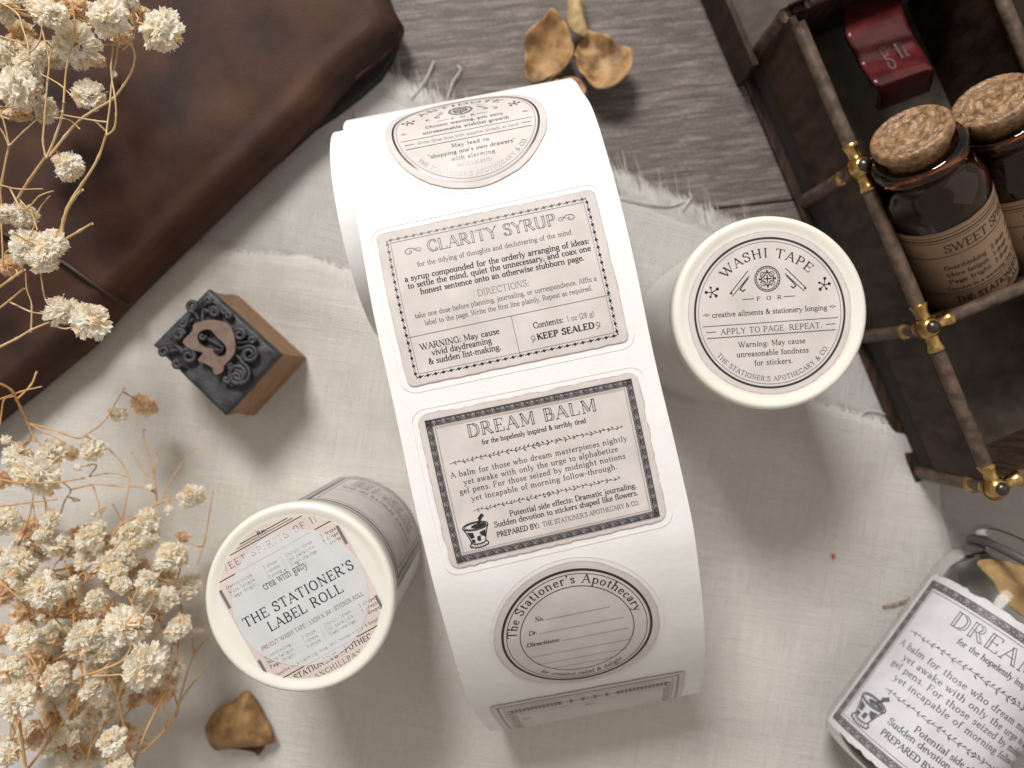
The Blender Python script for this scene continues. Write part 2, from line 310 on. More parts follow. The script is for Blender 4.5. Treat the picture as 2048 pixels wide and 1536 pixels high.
# ------------------------------------------------------------------ stroke typeface (serif), 10 units cap height
GL = {
'A': (9.4, "hs .8,0 4.5,10|ke 4.5,10 8.6,0|h 2.3,3.5 7,3.5"),
'B': (8.0, "ab 1.7,0 1.7,10|c 1.7,10 4.8,9.8 6.2,7.6 4.8,5.4 1.7,5.3|c 4.2,5.3 6.9,4.4 7,2 5,.1 1.7,0"),
'C': (8.6, "c 7.6,7.6 6.2,9.7 4.2,9.9 1.6,8 1,5 1.8,2 4.4,.1 6.6,.5 8,2.4|h 7.8,7.2 7.8,9.9"),
'D': (9.2, "ab 1.7,0 1.7,10|c 1.7,10 5,9.8 7.8,8 8.4,5 7.8,2 5,.2 1.7,0"),
'E': (8.0, "ab 1.7,0 1.7,10|h 1.7,10 7,10 7,8|h 1.7,5.2 5.6,5.2|h 5.6,4.2 5.6,6.2|h 1.7,0 7.4,0 7.4,2.2"),
'F': (7.6, "ab 1.7,0 1.7,10|h 1.7,10 7,10 7,8|h 1.7,5.2 5.6,5.2|h 5.6,4.2 5.6,6.2"),
'G': (9.3, "c 7.6,7.6 6.2,9.7 4.2,9.9 1.6,8 1,5 1.8,2 4.4,.1 6.6,.4 7.9,1.2|as 7.9,4.4 7.9,.9|h 7.8,7.2 7.8,9.9"),
'H': (9.9, "ab 1.8,0 1.8,10|ab 8,0 8,10|h 1.8,5.2 8,5.2"),
'I': (4.2, "ab 2.1,0 2.1,10"),
'J': (5.6, "cs 3.8,10 3.8,2.5 2.6,-.2 .8,.2"),
'K': (9.2, "ab 1.8,0 1.8,10|he 2,4.2 7.4,10|ke 3.7,6 8.4,0"),
'L': (7.8, "ab 1.7,0 1.7,10|h 1.7,0 7.2,0 7.2,2.4"),
'M': (11.8, "hb 1.8,0 1.8,10|k 1.8,10 5.8,1|h 5.8,1 9.8,10|ab 10,0 10,10"),
'N': (10.0, "hb 1.8,0 1.8,10|k 1.6,10 8.2,0|hs 8.2,10 8.2,0"),
'O': (9.6, "c 4.8,10 1.9,8.5 1,5 1.9,1.5 4.8,0 7.7,1.5 8.6,5 7.7,8.5 4.8,10"),
'P': (7.8, "ab 1.7,0 1.7,10|c 1.7,10 5,9.9 6.8,7.4 5,4.9 1.7,4.8"),
'Q': (9.6, "c 4.8,10 1.9,8.5 1,5 1.9,1.5 4.8,0 7.7,1.5 8.6,5 7.7,8.5 4.8,10|k 4.8,1.8 8.6,-2"),
'R': (9.0, "ab 1.7,0 1.7,10|c 1.7,10 5,9.9 6.6,7.5 5,5.1 1.7,5|ke 4.2,5 8.2,0"),
'S': (7.2, "c 6,8 5,9.8 3.3,10 1.3,8.6 1.6,6.6 5.4,4.4 6.2,2.2 4.8,.2 2.8,0 1,1 .8,2.6|h 6.1,7.2 6.1,10|h .8,.1 .8,2.8"),
'T': (8.8, "ae 4.4,10 4.4,0|h .6,8 .6,10 8.2,10 8.2,8"),
'U': (9.8, "cs 1.8,10 1.8,3 3,.4 5,0 7,.6 8,3 8,9.9|h 6.7,10 9.3,10"),
'V': (9.4, "ks .8,10 4.7,0|he 4.7,0 8.6,10"),
'W': (13.4, "ks .8,10 4.2,0|h 4.2,0 7,10|ks 6.4,10 9.4,0|he 9.4,0 12.6,10"),
'X': (9.2, "kb .8,10 8.4,0|hb 8.2,10 1,0"),
'Y': (9.2, "ks .8,10 4.7,5|hs 8.4,10 4.7,5|ae 4.7,5 4.7,0"),
'Z': (8.2, "h 1,8 1,10 7.4,10|k 7.4,10 .8,0|h .8,0 7.6,0 7.6,2.2"),
'a': (6.1, "c 1,4.9 2,6.1 3.6,6.1 4.5,5 4.5,1 5.6,.1|c 4.5,3.8 2,3.2 1,1.6 1.9,.1 3.4,.3 4.5,1.6"),
'b': (7.1, "as 1.5,10 1.5,.2|c 1.5,5 3.6,6.2 5.8,4.9 6,1.8 4,.1 1.5,.8"),
'c': (5.7, "c 5,4.9 3.6,6.1 1.7,5.5 1,3.1 1.8,.7 3.6,.1 5.2,1.2"),
'd': (7.3, "as 5.6,10 5.6,0|c 5.6,5.2 3.4,6.2 1.2,4.9 1,1.7 2.8,.1 5.6,1|h 5.6,0 6.6,0"),
'e': (5.9, "h 1.2,3.4 5,3.4|c 5.1,3.4 4.7,5.5 3.1,6.1 1.4,5.2 1,3.1 1.7,.7 3.6,.1 5.3,1.1"),
'f': (4.3, "c 4.6,9.2 3.4,10 2.1,8.6 2,6 2,.1|h .6,6.1 3.9,6.1|h .9,0 3.4,0"),
'g': (6.5, "c 3,6.2 1.4,5.6 1,4.2 1.6,2.8 3,2.3 4.6,2.8 5,4.2 4.5,5.7 3,6.2|h 4.6,5.6 6.2,6.3|c 1.9,2.4 1.3,1.2 4.4,.6 5.6,-.8 4.4,-2.7 2,-2.9 .7,-1.8 1.7,-.2"),
'h': (7.4, "ab 1.5,0 1.5,10|c 1.5,4.8 3.4,6.2 5.2,5.6 5.7,4 5.7,.1|h 4.6,0 6.9,0"),
'i': (3.5, "ab 1.75,0 1.75,6.2|d 1.75,8.9"),
'j': (3.5, "c 2,6.2 2,-1.6 .4,-3|d 2,8.9"),
'k': (7.0, "ab 1.5,0 1.5,10|he 1.6,2.6 5.3,6.1|ke 2.8,3.8 6,0"),
'l': (3.5, "ab 1.75,0 1.75,10"),
'm': (11.0, "ab 1.5,0 1.5,6.2|c 1.5,4.8 3.2,6.2 4.9,5.6 5.4,4 5.4,.1|c 5.4,4.8 7.1,6.2 8.8,5.6 9.3,4 9.3,.1|h 4.4,0 6.5,0|h 8.3,0 10.5,0"),
'n': (7.4, "ab 1.5,0 1.5,6.2|c 1.5,4.8 3.4,6.2 5.2,5.6 5.7,4 5.7,.1|h 4.6,0 6.9,0"),
'o': (6.7, "c 3.35,6.2 1.5,5.2 1,3.1 1.5,1 3.35,0 5.2,1 5.7,3.1 5.2,5.2 3.35,6.2"),
'p': (7.1, "ab 1.5,-3 1.5,6.2|c 1.5,5 3.6,6.2 5.8,4.9 6,1.8 4,.1 1.5,.8"),
'q': (7.1, "ab 5.5,-3 5.5,6.2|c 5.5,5.2 3.4,6.2 1.2,4.9 1,1.7 2.8,.1 5.5,1"),
'r': (5.3, "ab 1.5,0 1.5,6.2|c 1.5,4.2 2.6,5.9 4.2,6.1 4.8,5.1"),
's': (5.1, "c 4.2,4.9 3.2,6.1 1.7,5.9 1.1,4.7 2,3.7 3.6,2.8 4.3,1.6 3.4,.2 1.9,.1 .9,1.3"),
't': (4.4, "c 2,8.2 2,1.6 2.6,.2 4,.5|h .6,6.1 3.8,6.1"),
'u': (7.4, "cs 1.6,6.2 1.6,2 2.4,.3 4,.1 5.7,1.4|as 5.7,6.2 5.7,0|h 5.7,0 6.8,0"),
'v': (6.8, "ks .8,6.2 3.5,0|he 3.5,0 6.2,6.2"),
'w': (9.6, "ks .8,6.2 3,0|h 3,0 4.9,6.2|ks 4.7,6.2 6.8,0|he 6.8,0 8.9,6.2"),
'x': (6.8, "kb .9,6.2 6,0|hb 6,6.2 .9,0"),
'y': (6.8, "ks .8,6.2 3.6,0|he 6.2,6.2 3.6,0 2.4,-2.6 .8,-2.8"),
'z': (6.0, "h 1,4.8 1,6.1 5,6.1|k 5,6.1 .8,0|h .8,0 5.2,0 5.2,1.6"),
'0': (6.6, "c 3.3,10 1.4,8.5 .9,5 1.4,1.5 3.3,0 5.2,1.5 5.7,5 5.2,8.5 3.3,10"),
'1': (5.0, "ae 2.7,9.9 2.7,0|h 1,8.4 2.7,9.9"),
'2': (6.6, "c 1,7.6 1.8,9.6 3.4,10 5.3,8.8 5.2,6.6 3.2,3.4 .9,.2|k .9,.4 5.8,.4"),
'3': (6.4, "c 1,8 1.8,9.7 3.4,10 5,8.4 4.6,6.2 2.6,5.3|c 2.6,5.3 5,4.6 5.4,2.4 4,.1 2,.1 .8,1.6"),
'4': (6.6, "h 4.2,10 .8,3.2 6,3.2|ae 4.2,10 4.2,0"),
'5': (6.4, "h 5.4,10 1.7,10 1.4,5.8|c 1.4,5.8 3.4,6.4 5.4,4.8 5.3,1.6 3.2,0 .9,1.2"),
'6': (6.4, "c 5.2,9.8 2.4,8 1.1,4 1.4,1.2 3.2,0 5.2,1.4 5.4,3.8 3.8,5.5 1.2,4"),
'7': (6.4, "h 1,8 1,10 5.6,10|k 5.6,10 2.6,0"),
'8': (6.4, "c 3.2,10 1.5,8.8 1.6,6.8 3.2,5.4 5,3.8 5.2,1.6 3.2,0 1.2,1.6 1.4,3.8 3.2,5.4 4.8,6.8 4.9,8.8 3.2,10"),
'.': (2.8, "d 1.4,.6"), ',': (2.8, "d 1.4,.6|h 1.6,.4 .9,-1.8"), ':': (3.2, "d 1.6,.7|d 1.6,5.4"),
"'": (2.6, "d 1.3,9.4|h 1.5,9.2 .9,7.4"), '"': (4.4, "d 1.3,9.4|h 1.3,9.2 .9,7.4|d 3.1,9.4|h 3.1,9.2 2.7,7.4"),
'-': (4.0, "k .8,3.4 3.2,3.4"), '(': (3.6, "c 3,10.6 1.4,7.6 1.2,4 1.6,.4 3,-2"), ')': (3.6, "c .6,10.6 2.2,7.6 2.4,4 2,.4 .6,-2"),
'&': (8.8, "c 7.6,5 5.4,1 3,0 1.1,1.4 1.4,3.8 4,6 4.8,8 3.6,9.9 2.3,8.2 3,5.4 8,.1|h 6.2,5.2 8.6,5.2"),
'|': (3.0, "h 1.5,-2 1.5,10.5"), ' ': (4.2, ""),
}
_gc = {}
def glyph(ch):
    if ch in _gc: return _gc[ch]
    adv, spec = GL.get(ch, GL[' ']); out = []
    for st in filter(None, spec.split('|')):
        tk = st.split(); kind = tk[0][0]; fl = tk[0][1:]
        pts = [tuple(map(float, t.split(','))) for t in tk[1:]]
        if kind == 'c':
            pts = [(q.x, q.y) for q in catmull([(a, b, 0) for a, b in pts], 3)]
        out.append((kind, fl, pts))
    _gc[ch] = (adv, out); return _gc[ch]

class Ink:
    """flat print in label coordinates (x right, y up); laid on a surface by a mapping function"""
    def __init__(s): s.p = []          # polygons: (points, material index, layer)
    def poly(s, pts, mi=0, ly=0): s.p.append(([tuple(q) for q in pts], mi, ly))
    def line(s, pts, w, mi=0, ly=0, step=None):
        q = [Vector((a[0], a[1])) for a in pts]
        for a, b in zip(q, q[1:]):
            d = b - a; L = d.length
            if L < 1e-7: continue
            n = Vector((-d.y, d.x)) / L * w / 2; e = d / L * w * .25
            k = max(1, int(L / step)) if step else 1
            for i in range(k):
                u, v = a + d * i / k, a + d * (i + 1) / k
                if i == 0: u = u - e
                if i == k - 1: v = v + e
                s.poly([u - n, v - n, v + n, u + n], mi, ly)
    def ring(s, cx, cy, r, w, n=72, mi=0, ly=0, a0=0, a1=360):
        for i in range(n):
            t0 = math.radians(a0 + (a1 - a0) * i / n); t1 = math.radians(a0 + (a1 - a0) * (i + 1) / n)
            s.poly([(cx + math.cos(t) * q, cy + math.sin(t) * q) for t, q in ((t0, r - w / 2), (t1, r - w / 2), (t1, r + w / 2), (t0, r + w / 2))][::-1], mi, ly)
    def disc(s, cx, cy, r, mi=0, n=8, ly=0): s.poly([(cx + r * math.cos(2 * math.pi * i / n), cy + r * math.sin(2 * math.pi * i / n)) for i in range(n)], mi, ly)
    def glyphs(s, txt, x, y, h, track, wt, xf, mi, sx=1.0, slant=0, hollow=False):
        k = h / 10; thick = 1.25 * wt; thin = 0.62 * wt
        for ch in txt:
            adv, st = glyph(ch)
            def T(p): return xf(x + (p[0] + slant * p[1]) * k * sx, y + p[1] * k)
            for kind, fl, pts in st:
                if kind == 'd':
                    cx, cy = pts[0]; r = .78 * wt
                    s.poly([T((cx + r * math.cos(a) / sx, cy + r * math.sin(a))) for a in (0, 1.05, 2.1, 3.14, 4.19, 5.24)], mi); continue
                for a, b in zip(pts, pts[1:]):
                    dx, dy = b[0] - a[0], b[1] - a[1]; L = math.hypot(dx, dy)
                    if L < 1e-6: continue
                    w = thick if kind == 'k' else thin if kind == 'h' else thin + (thick - thin) * abs(dy / L) ** 1.3
                    if hollow and w > thin * 1.25:
                        ww = w * 1.3; offs = ((-ww / 2, thin * .95), (ww / 2, thin * .80))
                    else: offs = ((0, w if not hollow else thin * .8),)
                    nx, ny = -dy / L, dx / L; ex, ey = dx / L * .12, dy / L * .12
                    for o, w2 in offs:
                        ax, ay, bx, by = a[0] + nx * o - ex, a[1] + ny * o - ey, b[0] + nx * o + ex, b[1] + ny * o + ey
                        s.poly([T((ax - nx * w2 / 2, ay - ny * w2 / 2)), T((bx - nx * w2 / 2, by - ny * w2 / 2)),
                                T((bx + nx * w2 / 2, by + ny * w2 / 2)), T((ax + nx * w2 / 2, ay + ny * w2 / 2))], mi)
                ends = ([pts[0]] if ('s' in fl or 'b' in fl) else []) + ([pts[-1]] if ('e' in fl or 'b' in fl) else [])
                for ex_, ey_ in ends:
                    hw, th = 1.25, thin * .5
                    s.poly([T((ex_ - hw, ey_ - th)), T((ex_ + hw, ey_ - th)), T((ex_ + hw, ey_ + th)), T((ex_ - hw, ey_ + th))], mi)
            x += adv * k * sx + track
        return x
    def text(s, txt, x0, x1, y, h, wt=1.0, mi=0, y1=None, slant=0, hollow=False, xf=None):
        """line of text stretched over x0..x1; baseline y (to y1)"""
        h = h * .88; nat = sum(glyph(c)[0] for c in txt) * h / 10; want = x1 - x0; sx = 1.0
        if nat > want * 0.97: sx = want * 0.97 / nat
        track = (want - nat * sx) / max(1, len(txt) - 1)
        if track > h * .25: sx = 1 + min(.35, (track - h * .2) * (len(txt) - 1) / nat); track = (want - nat * sx) / max(1, len(txt) - 1)
        y1 = y if y1 is None else y1
        f = xf or (lambda a, b: (a, b + (y1 - y) * (a - x0) / max(1e-6, want)))
        s.glyphs(txt, x0, y, h, track, wt, f, mi, sx, slant, hollow)
    def arc(s, txt, cx, cy, r, a0, a1, h, wt=1.0, mi=0, under=False, slant=0):
        """text on a circle, baseline radius r, from angle a0 to a1 (degrees). under: letters stand towards the centre"""
        span = math.radians(abs(a1 - a0)) * r
        def xf(a, b):
            if under: t = math.radians(a0) + a / r; q = r - b
            else: t = math.radians(a0) - a / r; q = r + b
            return (cx + q * math.cos(t), cy + q * math.sin(t))
        s.text(txt, 0, span, 0, h, wt, mi, slant=slant, xf=xf)
    def build(s, name, mapf, parent, mats, lift=0.004, clip=None):
        vs = []; fs = []; mi = []
        for pts, m, ly in s.p:
            if clip:
                cx = sum(p[0] for p in pts) / len(pts); cy = sum(p[1] for p in pts) / len(pts)
                if not clip(cx, cy): continue
            q = [mapf(p[0], p[1], lift * (1 + .6 * ly)) for p in pts]
            b = len(vs); vs += q; fs.append(list(range(b, b + len(q)))); mi.append(m)
        return mesh(name, vs, fs, mats, parent, midx=mi)

INKS = [M_ink, M_ink2, M_ink3, M_foil_glare]

def vine(ink, x0, y0, x1, y1, n, sz, mi=0, seed=1):
    """leafy rule that grows from both ends towards the middle"""
    rr = random.Random(seed); a = Vector((x0, y0)); b = Vector((x1, y1)); d = (b - a).normalized(); nn = Vector((-d.y, d.x)); L = (b - a).length
    pts = [a + d * L * i / 40 + nn * math.sin(i * 1.1) * sz * .10 for i in range(41)]
    ink.line(pts, sz * .07, mi)
    for i in range(n):
        t = (i + .5) / n; c = a + d * L * t; sg = 1 if t < .5 else -1
        big = 1.0 + .35 * (1 - abs(t - .5) * 2)
        for side in (1, -1):
            for off in (0, .45)[:1 + (side > 0)]:
                l = sz * rr.uniform(.42, .58) * big; an = rr.uniform(.6, .95)
                dv = (d * sg * math.cos(an) + nn * side * math.sin(an)); p = c + d * L / n * off
                q = p + dv * l; w = Vector((-dv.y, dv.x)) * l * .15
                ink.poly([p, p + dv * l * .45 - w, q, p + dv * l * .45 + w], mi)

def braid(ink, x0, y0, x1, y1, t, cell):
    """ornamental frame band between outer rect and the rect inset by t"""
    for (ax, ay, bx, by, nx, ny) in ((x0, y1, x1, y1, 0, -1), (x1, y1, x1, y0, -1, 0), (x1, y0, x0, y0, 0, 1), (x0, y0, x0, y1, 1, 0)):
        A = Vector((ax, ay)); B = Vector((bx, by)); d = (B - A).normalized(); n = Vector((nx, ny)); L = (B - A).length
        st = .25
        ink.line([A + n * t * .04, B + n * t * .04], t * .10, 0, 1, st)
        ink.line([A + n * t * .74 + d * t * .7, B + n * t * .74 - d * t * .7], t * .06, 0, 1, st)
        ink.line([A + n * t * 1.06 + d * t, B + n * t * 1.06 - d * t], t * .05, 1, 1, st)
        k = max(1, int(L / .3))
        for i in range(k):
            u = A + d * (L * i / k); v = A + d * (L * (i + 1) / k)
            ink.poly([u, v, v + n * t * .78, u + n * t * .78], 2, 0)
        m = int(L / cell)
        for i in range(m):
            c = A + d * (L * (i + .5) / m) + n * t * .40
            for s in (-1, 1):
                e = [c + d * (math.cos(q) * cell * .36 + s * cell * .12) + n * math.sin(q) * t * .22 * s for q in [j * math.pi / 4 for j in range(5)]]
                ink.line(e, t * .085, 0, 2)
            ink.line([c - d * cell * .5 - n * t * .26, c - d * cell * .18 + n * t * .26], t * .09, 0, 2)
            ink.line([c - d * cell * .5 + n * t * .26, c - d * cell * .3 + n * t * .05], t * .09, 0, 2)
            ink.poly([c - d * cell * .12, c - n * t * .10, c + d * cell * .12, c + n * t * .10], 0, 2)

def mortar(ink, cx, cy, w, h):
    def q(x, y): return (cx + x * w, cy + y * h)
    def el(x, y, rx, ry, a0=0, a1=360, n=20): return [q(x + rx * math.cos(math.radians(a0 + (a1 - a0) * i / n)), y + ry * math.sin(math.radians(a0 + (a1 - a0) * i / n))) for i in range(n + 1)]
    lw = w * .045
    ink.line(el(0, .2, .5, .13), lw, 0); ink.line(el(0, .2, .43, .09), lw * .7, 0)
    ink.poly(el(0.12, .19, .30, .07, 0, 360, 12)[:-1], 0)
    ink.line([q(-.5, .18), q(-.42, .06), q(-.33, -.15), q(-.28, -.3), q(-.36, -.38), q(-.34, -.46)], lw, 0)
    ink.line([q(.5, .18), q(.42, .06), q(.33, -.15), q(.28, -.3), q(.36, -.38), q(.34, -.46)], lw, 0)
    ink.line(el(0, -.40, .36, .10, 180, 360), lw, 0); ink.line(el(0, -.30, .29, .08, 180, 360), lw, 0)
    ink.poly([q(-.38, .05), q(-.14, 0), q(-.12, -.16), q(-.27, -.18)], 0)
    ink.poly([q(.10, -.02), q(.36, .04), q(.30, -.2), q(.14, -.12)], 0)
    ink.poly([q(-.02, -.14), q(.12, -.12), q(.10, -.30), q(-.05, -.28)], 0)
    ink.poly([q(-.26, -.2), q(-.12, -.22), q(-.14, -.34), q(-.26, -.3)], 0)
    for i in range(6): ink.line([q(-.3 + .1 * i, -.40), q(-.26 + .1 * i, -.47)], lw * .6, 0)
    ink.line([q(.08, .18), q(.3, .46)], w * .10, 0); ink.line([q(.22, .40), q(.36, .50)], w * .14, 0)

def emblem(ink, cx, cy, r, mi=0):
    for q, w in ((1, .07), (.86, .05), (.52, .05)): ink.ring(cx, cy, r * q, r * w, 40, mi)
    for i in range(24):
        t = math.radians(i * 15); ink.line([(cx + r * .88 * math.cos(t), cy + r * .88 * math.sin(t)), (cx + r * .98 * math.cos(t + .06), cy + r * .98 * math.sin(t + .06))], r * .04, mi)
    for i in range(4):
        t = math.radians(i * 90); c, s_ = math.cos(t), math.sin(t)
        ink.disc(cx + r * .62 * c, cy + r * .62 * s_, r * .09, mi); ink.line([(cx, cy), (cx + r * .3 * c, cy + r * .3 * s_)], r * .09, mi)
        t2 = t + math.pi / 4; ink.ring(cx + r * .5 * math.cos(t2), cy + r * .5 * math.sin(t2), r * .2, r * .05, 14, mi)
        ink.line([(cx + r * .5 * c, cy + r * .5 * s_), (cx - r * .5 * s_, cy + r * .5 * c)], r * .05, mi)

def scroll(ink, cx, cy, r, flip=1, mi=0, w=.1):
    pts = [(cx + flip * (r * (1 - i / 22) * math.cos(i * .42)), cy + r * .6 * (1 - i / 22) * math.sin(i * .42)) for i in range(20)]
    ink.line(pts, r * w, mi)

def sprig(ink, cx, cy, r, ang, mi=0):
    for k, l in ((0, 1), (1, .8), (2, .9), (3, .7), (4, .8)):
        t = math.radians(ang + k * 72); e = (cx + r * l * math.cos(t), cy + r * l * math.sin(t))
        ink.line([(cx, cy), e], r * .13, mi); ink.disc(e[0], e[1], r * (.2 if k % 2 else .27), mi, 6)

def diamond(ink, cx, cy, r, mi=0):
    ink.line([(cx - r, cy), (cx, cy + r * .7), (cx + r, cy), (cx, cy - r * .7), (cx - r, cy)], r * .22, mi)
    ink.line([(cx - r * 1.7, cy), (cx - r, cy)], r * .2, mi); ink.line([(cx + r, cy), (cx + r * 1.7, cy)], r * .2, mi)

def round_label(ink, R, top, lines, footer, dim=0):
    """round apothecary label, unit radius = black ring"""
    k = R / 149.0
    ink.ring(0, 0, R, 4.2 * k, 96, 0); ink.ring(0, 0, 142 * k, 1.1 * k, 96, 1)
    n = len(top); ink.arc(top, 0, 0, 111 * k, 138, 42, 20 * k, 1.15, 0)
    ink.arc("THE STATIONER'S APOTHECARY & CO.", 0, 0, 136 * k, 215, 326, 10.5 * k, 1.0, 0, under=True)
    sprig(ink, -112 * k, 48 * k, 13 * k, 30); sprig(ink, 112 * k, 48 * k, 13 * k, 80)
    emblem(ink, 0, 68 * k, 25 * k)
    for s in (-1, 1):
        def m(x, y): return (s * x * k, y * k)
        ink.line([m(38, 86), m(75, 45)], 1.6 * k); ink.line([m(36, 76), m(72, 38)], 1.4 * k)
        ink.line([m(38, 72), m(50, 58), m(56, 50), m(50, 46), m(46, 50)], 2.2 * k); ink.disc(*m(74, 44), 2.6 * k, 0, 6)
    ink.text("FOR", -24 * k, 26 * k, 26 * k, 8.5 * k, 1.3); ink.line([(-52 * k, 30 * k), (-29 * k, 30 * k)], 1.3 * k); ink.line([(30 * k, 30 * k), (53 * k, 30 * k)], 1.3 * k)
    diamond(ink, -126 * k, 4 * k, 4 * k); diamond(ink, 126 * k, 4 * k, 4 * k)
    ink.line([(-135 * k, -19 * k), (135 * k, -19 * k)], 1.2 * k, 0, step=.2)
    ink.line([(-129 * k, -31 * k), (-110 * k, -31 * k)], 1.3 * k); ink.line([(110 * k, -31 * k), (129 * k, -31 * k)], 1.3 * k)
    ink.line([(x * k, (-43.5 + 1.3 * (i % 2)) * k) for i, x in enumerate(np.linspace(-128, 128, 75))], 1.4 * k)
    for t, x0, x1, y, h, w, mi in lines: ink.text(t, x0 * k, x1 * k, y * k, h * k, w, mi)

def dream_balm(ink, W_, H_):
    """landscape label, origin lower left"""
    X = lambda u: u * W_
    Y = lambda v: (1 - v) * H_
    braid(ink, X(.032), Y(.965), X(.968), Y(.04), H_ * .052, H_ * .062)
    ink.text("DREAM BALM", X(.207), X(.79), Y(.200), H_ * .092, 1.0, 0, hollow=True)
    ink.text("for the hopelessly inspired & terribly tired", X(.26), X(.733), Y(.262), H_ * .036, 1.5)
    vine(ink, X(.10), Y(.34), X(.888), Y(.338), 20, H_ * .042, seed=3)
    for t, a, b, v in (("A balm for those who dream masterpieces nightly", .092, .895, .431), ("yet awake with only the urge to alphabetize", .143, .845, .488),
                       ("gel pens. For those seized by midnight notions", .116, .871, .543), ("yet incapable of morning follow-through.", .161, .826, .60)):
        ink.text(t, X(a), X(b), Y(v), H_ * .040, 1.1, 0)
    vine(ink, X(.157), Y(.664), X(.83), Y(.662), 18, H_ * .040, seed=5)
    for t, a, b, v in (("Potential side effects: Dramatic journaling.", .312, .893, .748), ("Sudden devotion to stickers shaped like flowers.", .233, .892, .797)):
        ink.text(t, X(a), X(b), Y(v), H_ * .040, 1.35)
    ink.text("PREPARED BY:", X(.235), X(.43), Y(.862), H_ * .038, 1.7); ink.text("THE STATIONER'S APOTHECARY & CO.", X(.445), X(.89), Y(.862), H_ * .034, 1.0)
    mortar(ink, X(.15), Y(.80), W_ * .115, H_ * .20)

def clarity(ink, W_, H_):
    X = lambda u: u * W_
    Y = lambda v: (1 - v) * H_
    F = 3
    ink.text("CLARITY SYRUP", X(.218), X(.80), Y(.182), H_ * .084, 1.0, F, hollow=True)
    for s, c in ((1, .135), (-1, .865)):
        scroll(ink, X(c), Y(.155), W_ * .03, s, F); scroll(ink, X(c + .04 * s), Y(.155), W_ * .02, -s, F)
    ink.text("for the tidying of thoughts and decluttering of the mind", X(.157), X(.856), Y(.262), H_ * .036, 1.0, F)
    for t, a, b, v in (("a syrup compounded for the orderly arranging of ideas:", .09, .923, .342), ("to settle the mind, quiet the unnecessary, and coax one", .097, .922, .390),
                       ("honest sentence onto an otherwise stubborn page.", .147, .883, .440)):
        ink.text(t, X(a), X(b), Y(v), H_ * .042, 1.45)
    ink.text("DIRECTIONS:", X(.391), X(.624), Y(.527), H_ * .046, .8, 1)
    ink.text("take one dose before planning, journaling, or correspondence. Affix a", X(.10), X(.917), Y(.583), H_ * .036, 1.2, 1)
    ink.text("label to the page. Write the first line plainly. Repeat as required.", X(.136), X(.89), Y(.638), H_ * .036, 1.2, 1)
    ink.line([(X(.05), Y(.694)), (X(.957), Y(.690))], H_ * .004, 1, step=.2); ink.line([(X(.514), Y(.694)), (X(.514), Y(.945))], H_ * .0035, 1, step=.2)
    for t, a, b, v in (("WARNING: May cause", .091, .448, .786), ("vivid daydreaming", .136, .406, .834), ("& sudden list-making.", .113, .44, .886)):
        ink.text(t, X(a), X(b), Y(v), H_ * .043, 1.35)
    ink.text("Contents:", X(.599), X(.735), Y(.80), H_ * .043, 1.3); ink.text("1 oz (28 g)", X(.75), X(.873), Y(.80), H_ * .038, .95, 1)
    ink.text("KEEP SEALED", X(.605), X(.862), Y(.875), H_ * .043, 2.1)
    for c in (.587, .88): ink.ring(X(c), Y(.855), H_ * .012, H_ * .005, 10, 1); ink.line([(X(c - .008), Y(.885)), (X(c + .008), Y(.87))], H_ * .005, 1)
    # dashed ornamental frame
    x0, x1, y0, y1 = X(.045), X(.955), Y(.95), Y(.055)
    for (A, B, m) in (((x0, y1), (x1, y1), F), ((x1, y1), (x1, y0), 0), ((x1, y0), (x0, y0), 0), ((x0, y0), (x0, y1), 0)):
        A = Vector(A); B = Vector(B); L = (B - A).length; d = (B - A) / L; n = Vector((-d.y, d.x)); k = int(L / (H_ * .048))
        for i in range(k):
            c = A + d * L * (i + .5) / k; s_ = H_ * .011
            mm = m
            if m == 0 and c.y > H_ * .62 and A.x < W_ * .5: mm = 3  # upper left dashes take the foil lightened for glare
            ink.poly([c - d * s_ * 1.3, c - n * s_, c + d * s_ * 1.3, c + n * s_], mm)
            ink.line([c - d * s_ * 2.1 - n * s_ * .5, c - d * s_ * 1.2], s_ * .4, mm); ink.line([c + d * s_ * 2.1 + n * s_ * .5, c + d * s_ * 1.2], s_ * .4, mm)
        q = n * -H_ * .022 if True else n
        ink.line([A + d * H_ * .02 - q * -1 * .9, B - d * H_ * .02 - q * -1 * .9], H_ * .003, 1 if m == 0 else F, step=.2)

def plain_label(ink, W_, H_):
    X = lambda u: u * W_
    Y = lambda v: (1 - v) * H_
    for a, w, m in ((.035, .010, 0), (.062, .004, 1)):
        ink.line([(X(a), Y(1 - a)), (X(a), Y(a * 1.4)), (X(1 - a), Y(a * 1.4)), (X(1 - a), Y(1 - a))], H_ * w, m, step=.2)
    for i in range(40):
        if 12 < i < 28 and i % 3: continue
        x = .10 + .8 * i / 39; ink.poly([(X(x - .008), Y(.13)), (X(x + .008), Y(.13)), (X(x + .008), Y(.20)), (X(x - .008), Y(.20))], 1)
    ink.text("THE STATIONER'S APOTHECARY", X(.33), X(.67), Y(.19), H_ * .05, 1.2, 1)
    for x in (.085, .915):
        for j in range(12):
            y = .14 + .06 * j; ink.line([(X(x - .012), Y(y)), (X(x + .012), Y(y + .03))], H_ * .018, 1)
    ink.line([(X(.105), Y(.95)), (X(.105), Y(.25)), (X(.895), Y(.25)), (X(.895), Y(.95))], H_ * .005, 1, step=.2)
    ink.text("Rx.", X(.475), X(.53), Y(.33), H_ * .05, 1.2, 1); ink.text("No.", X(.13), X(.18), Y(.40), H_ * .05, 1.2, 1)

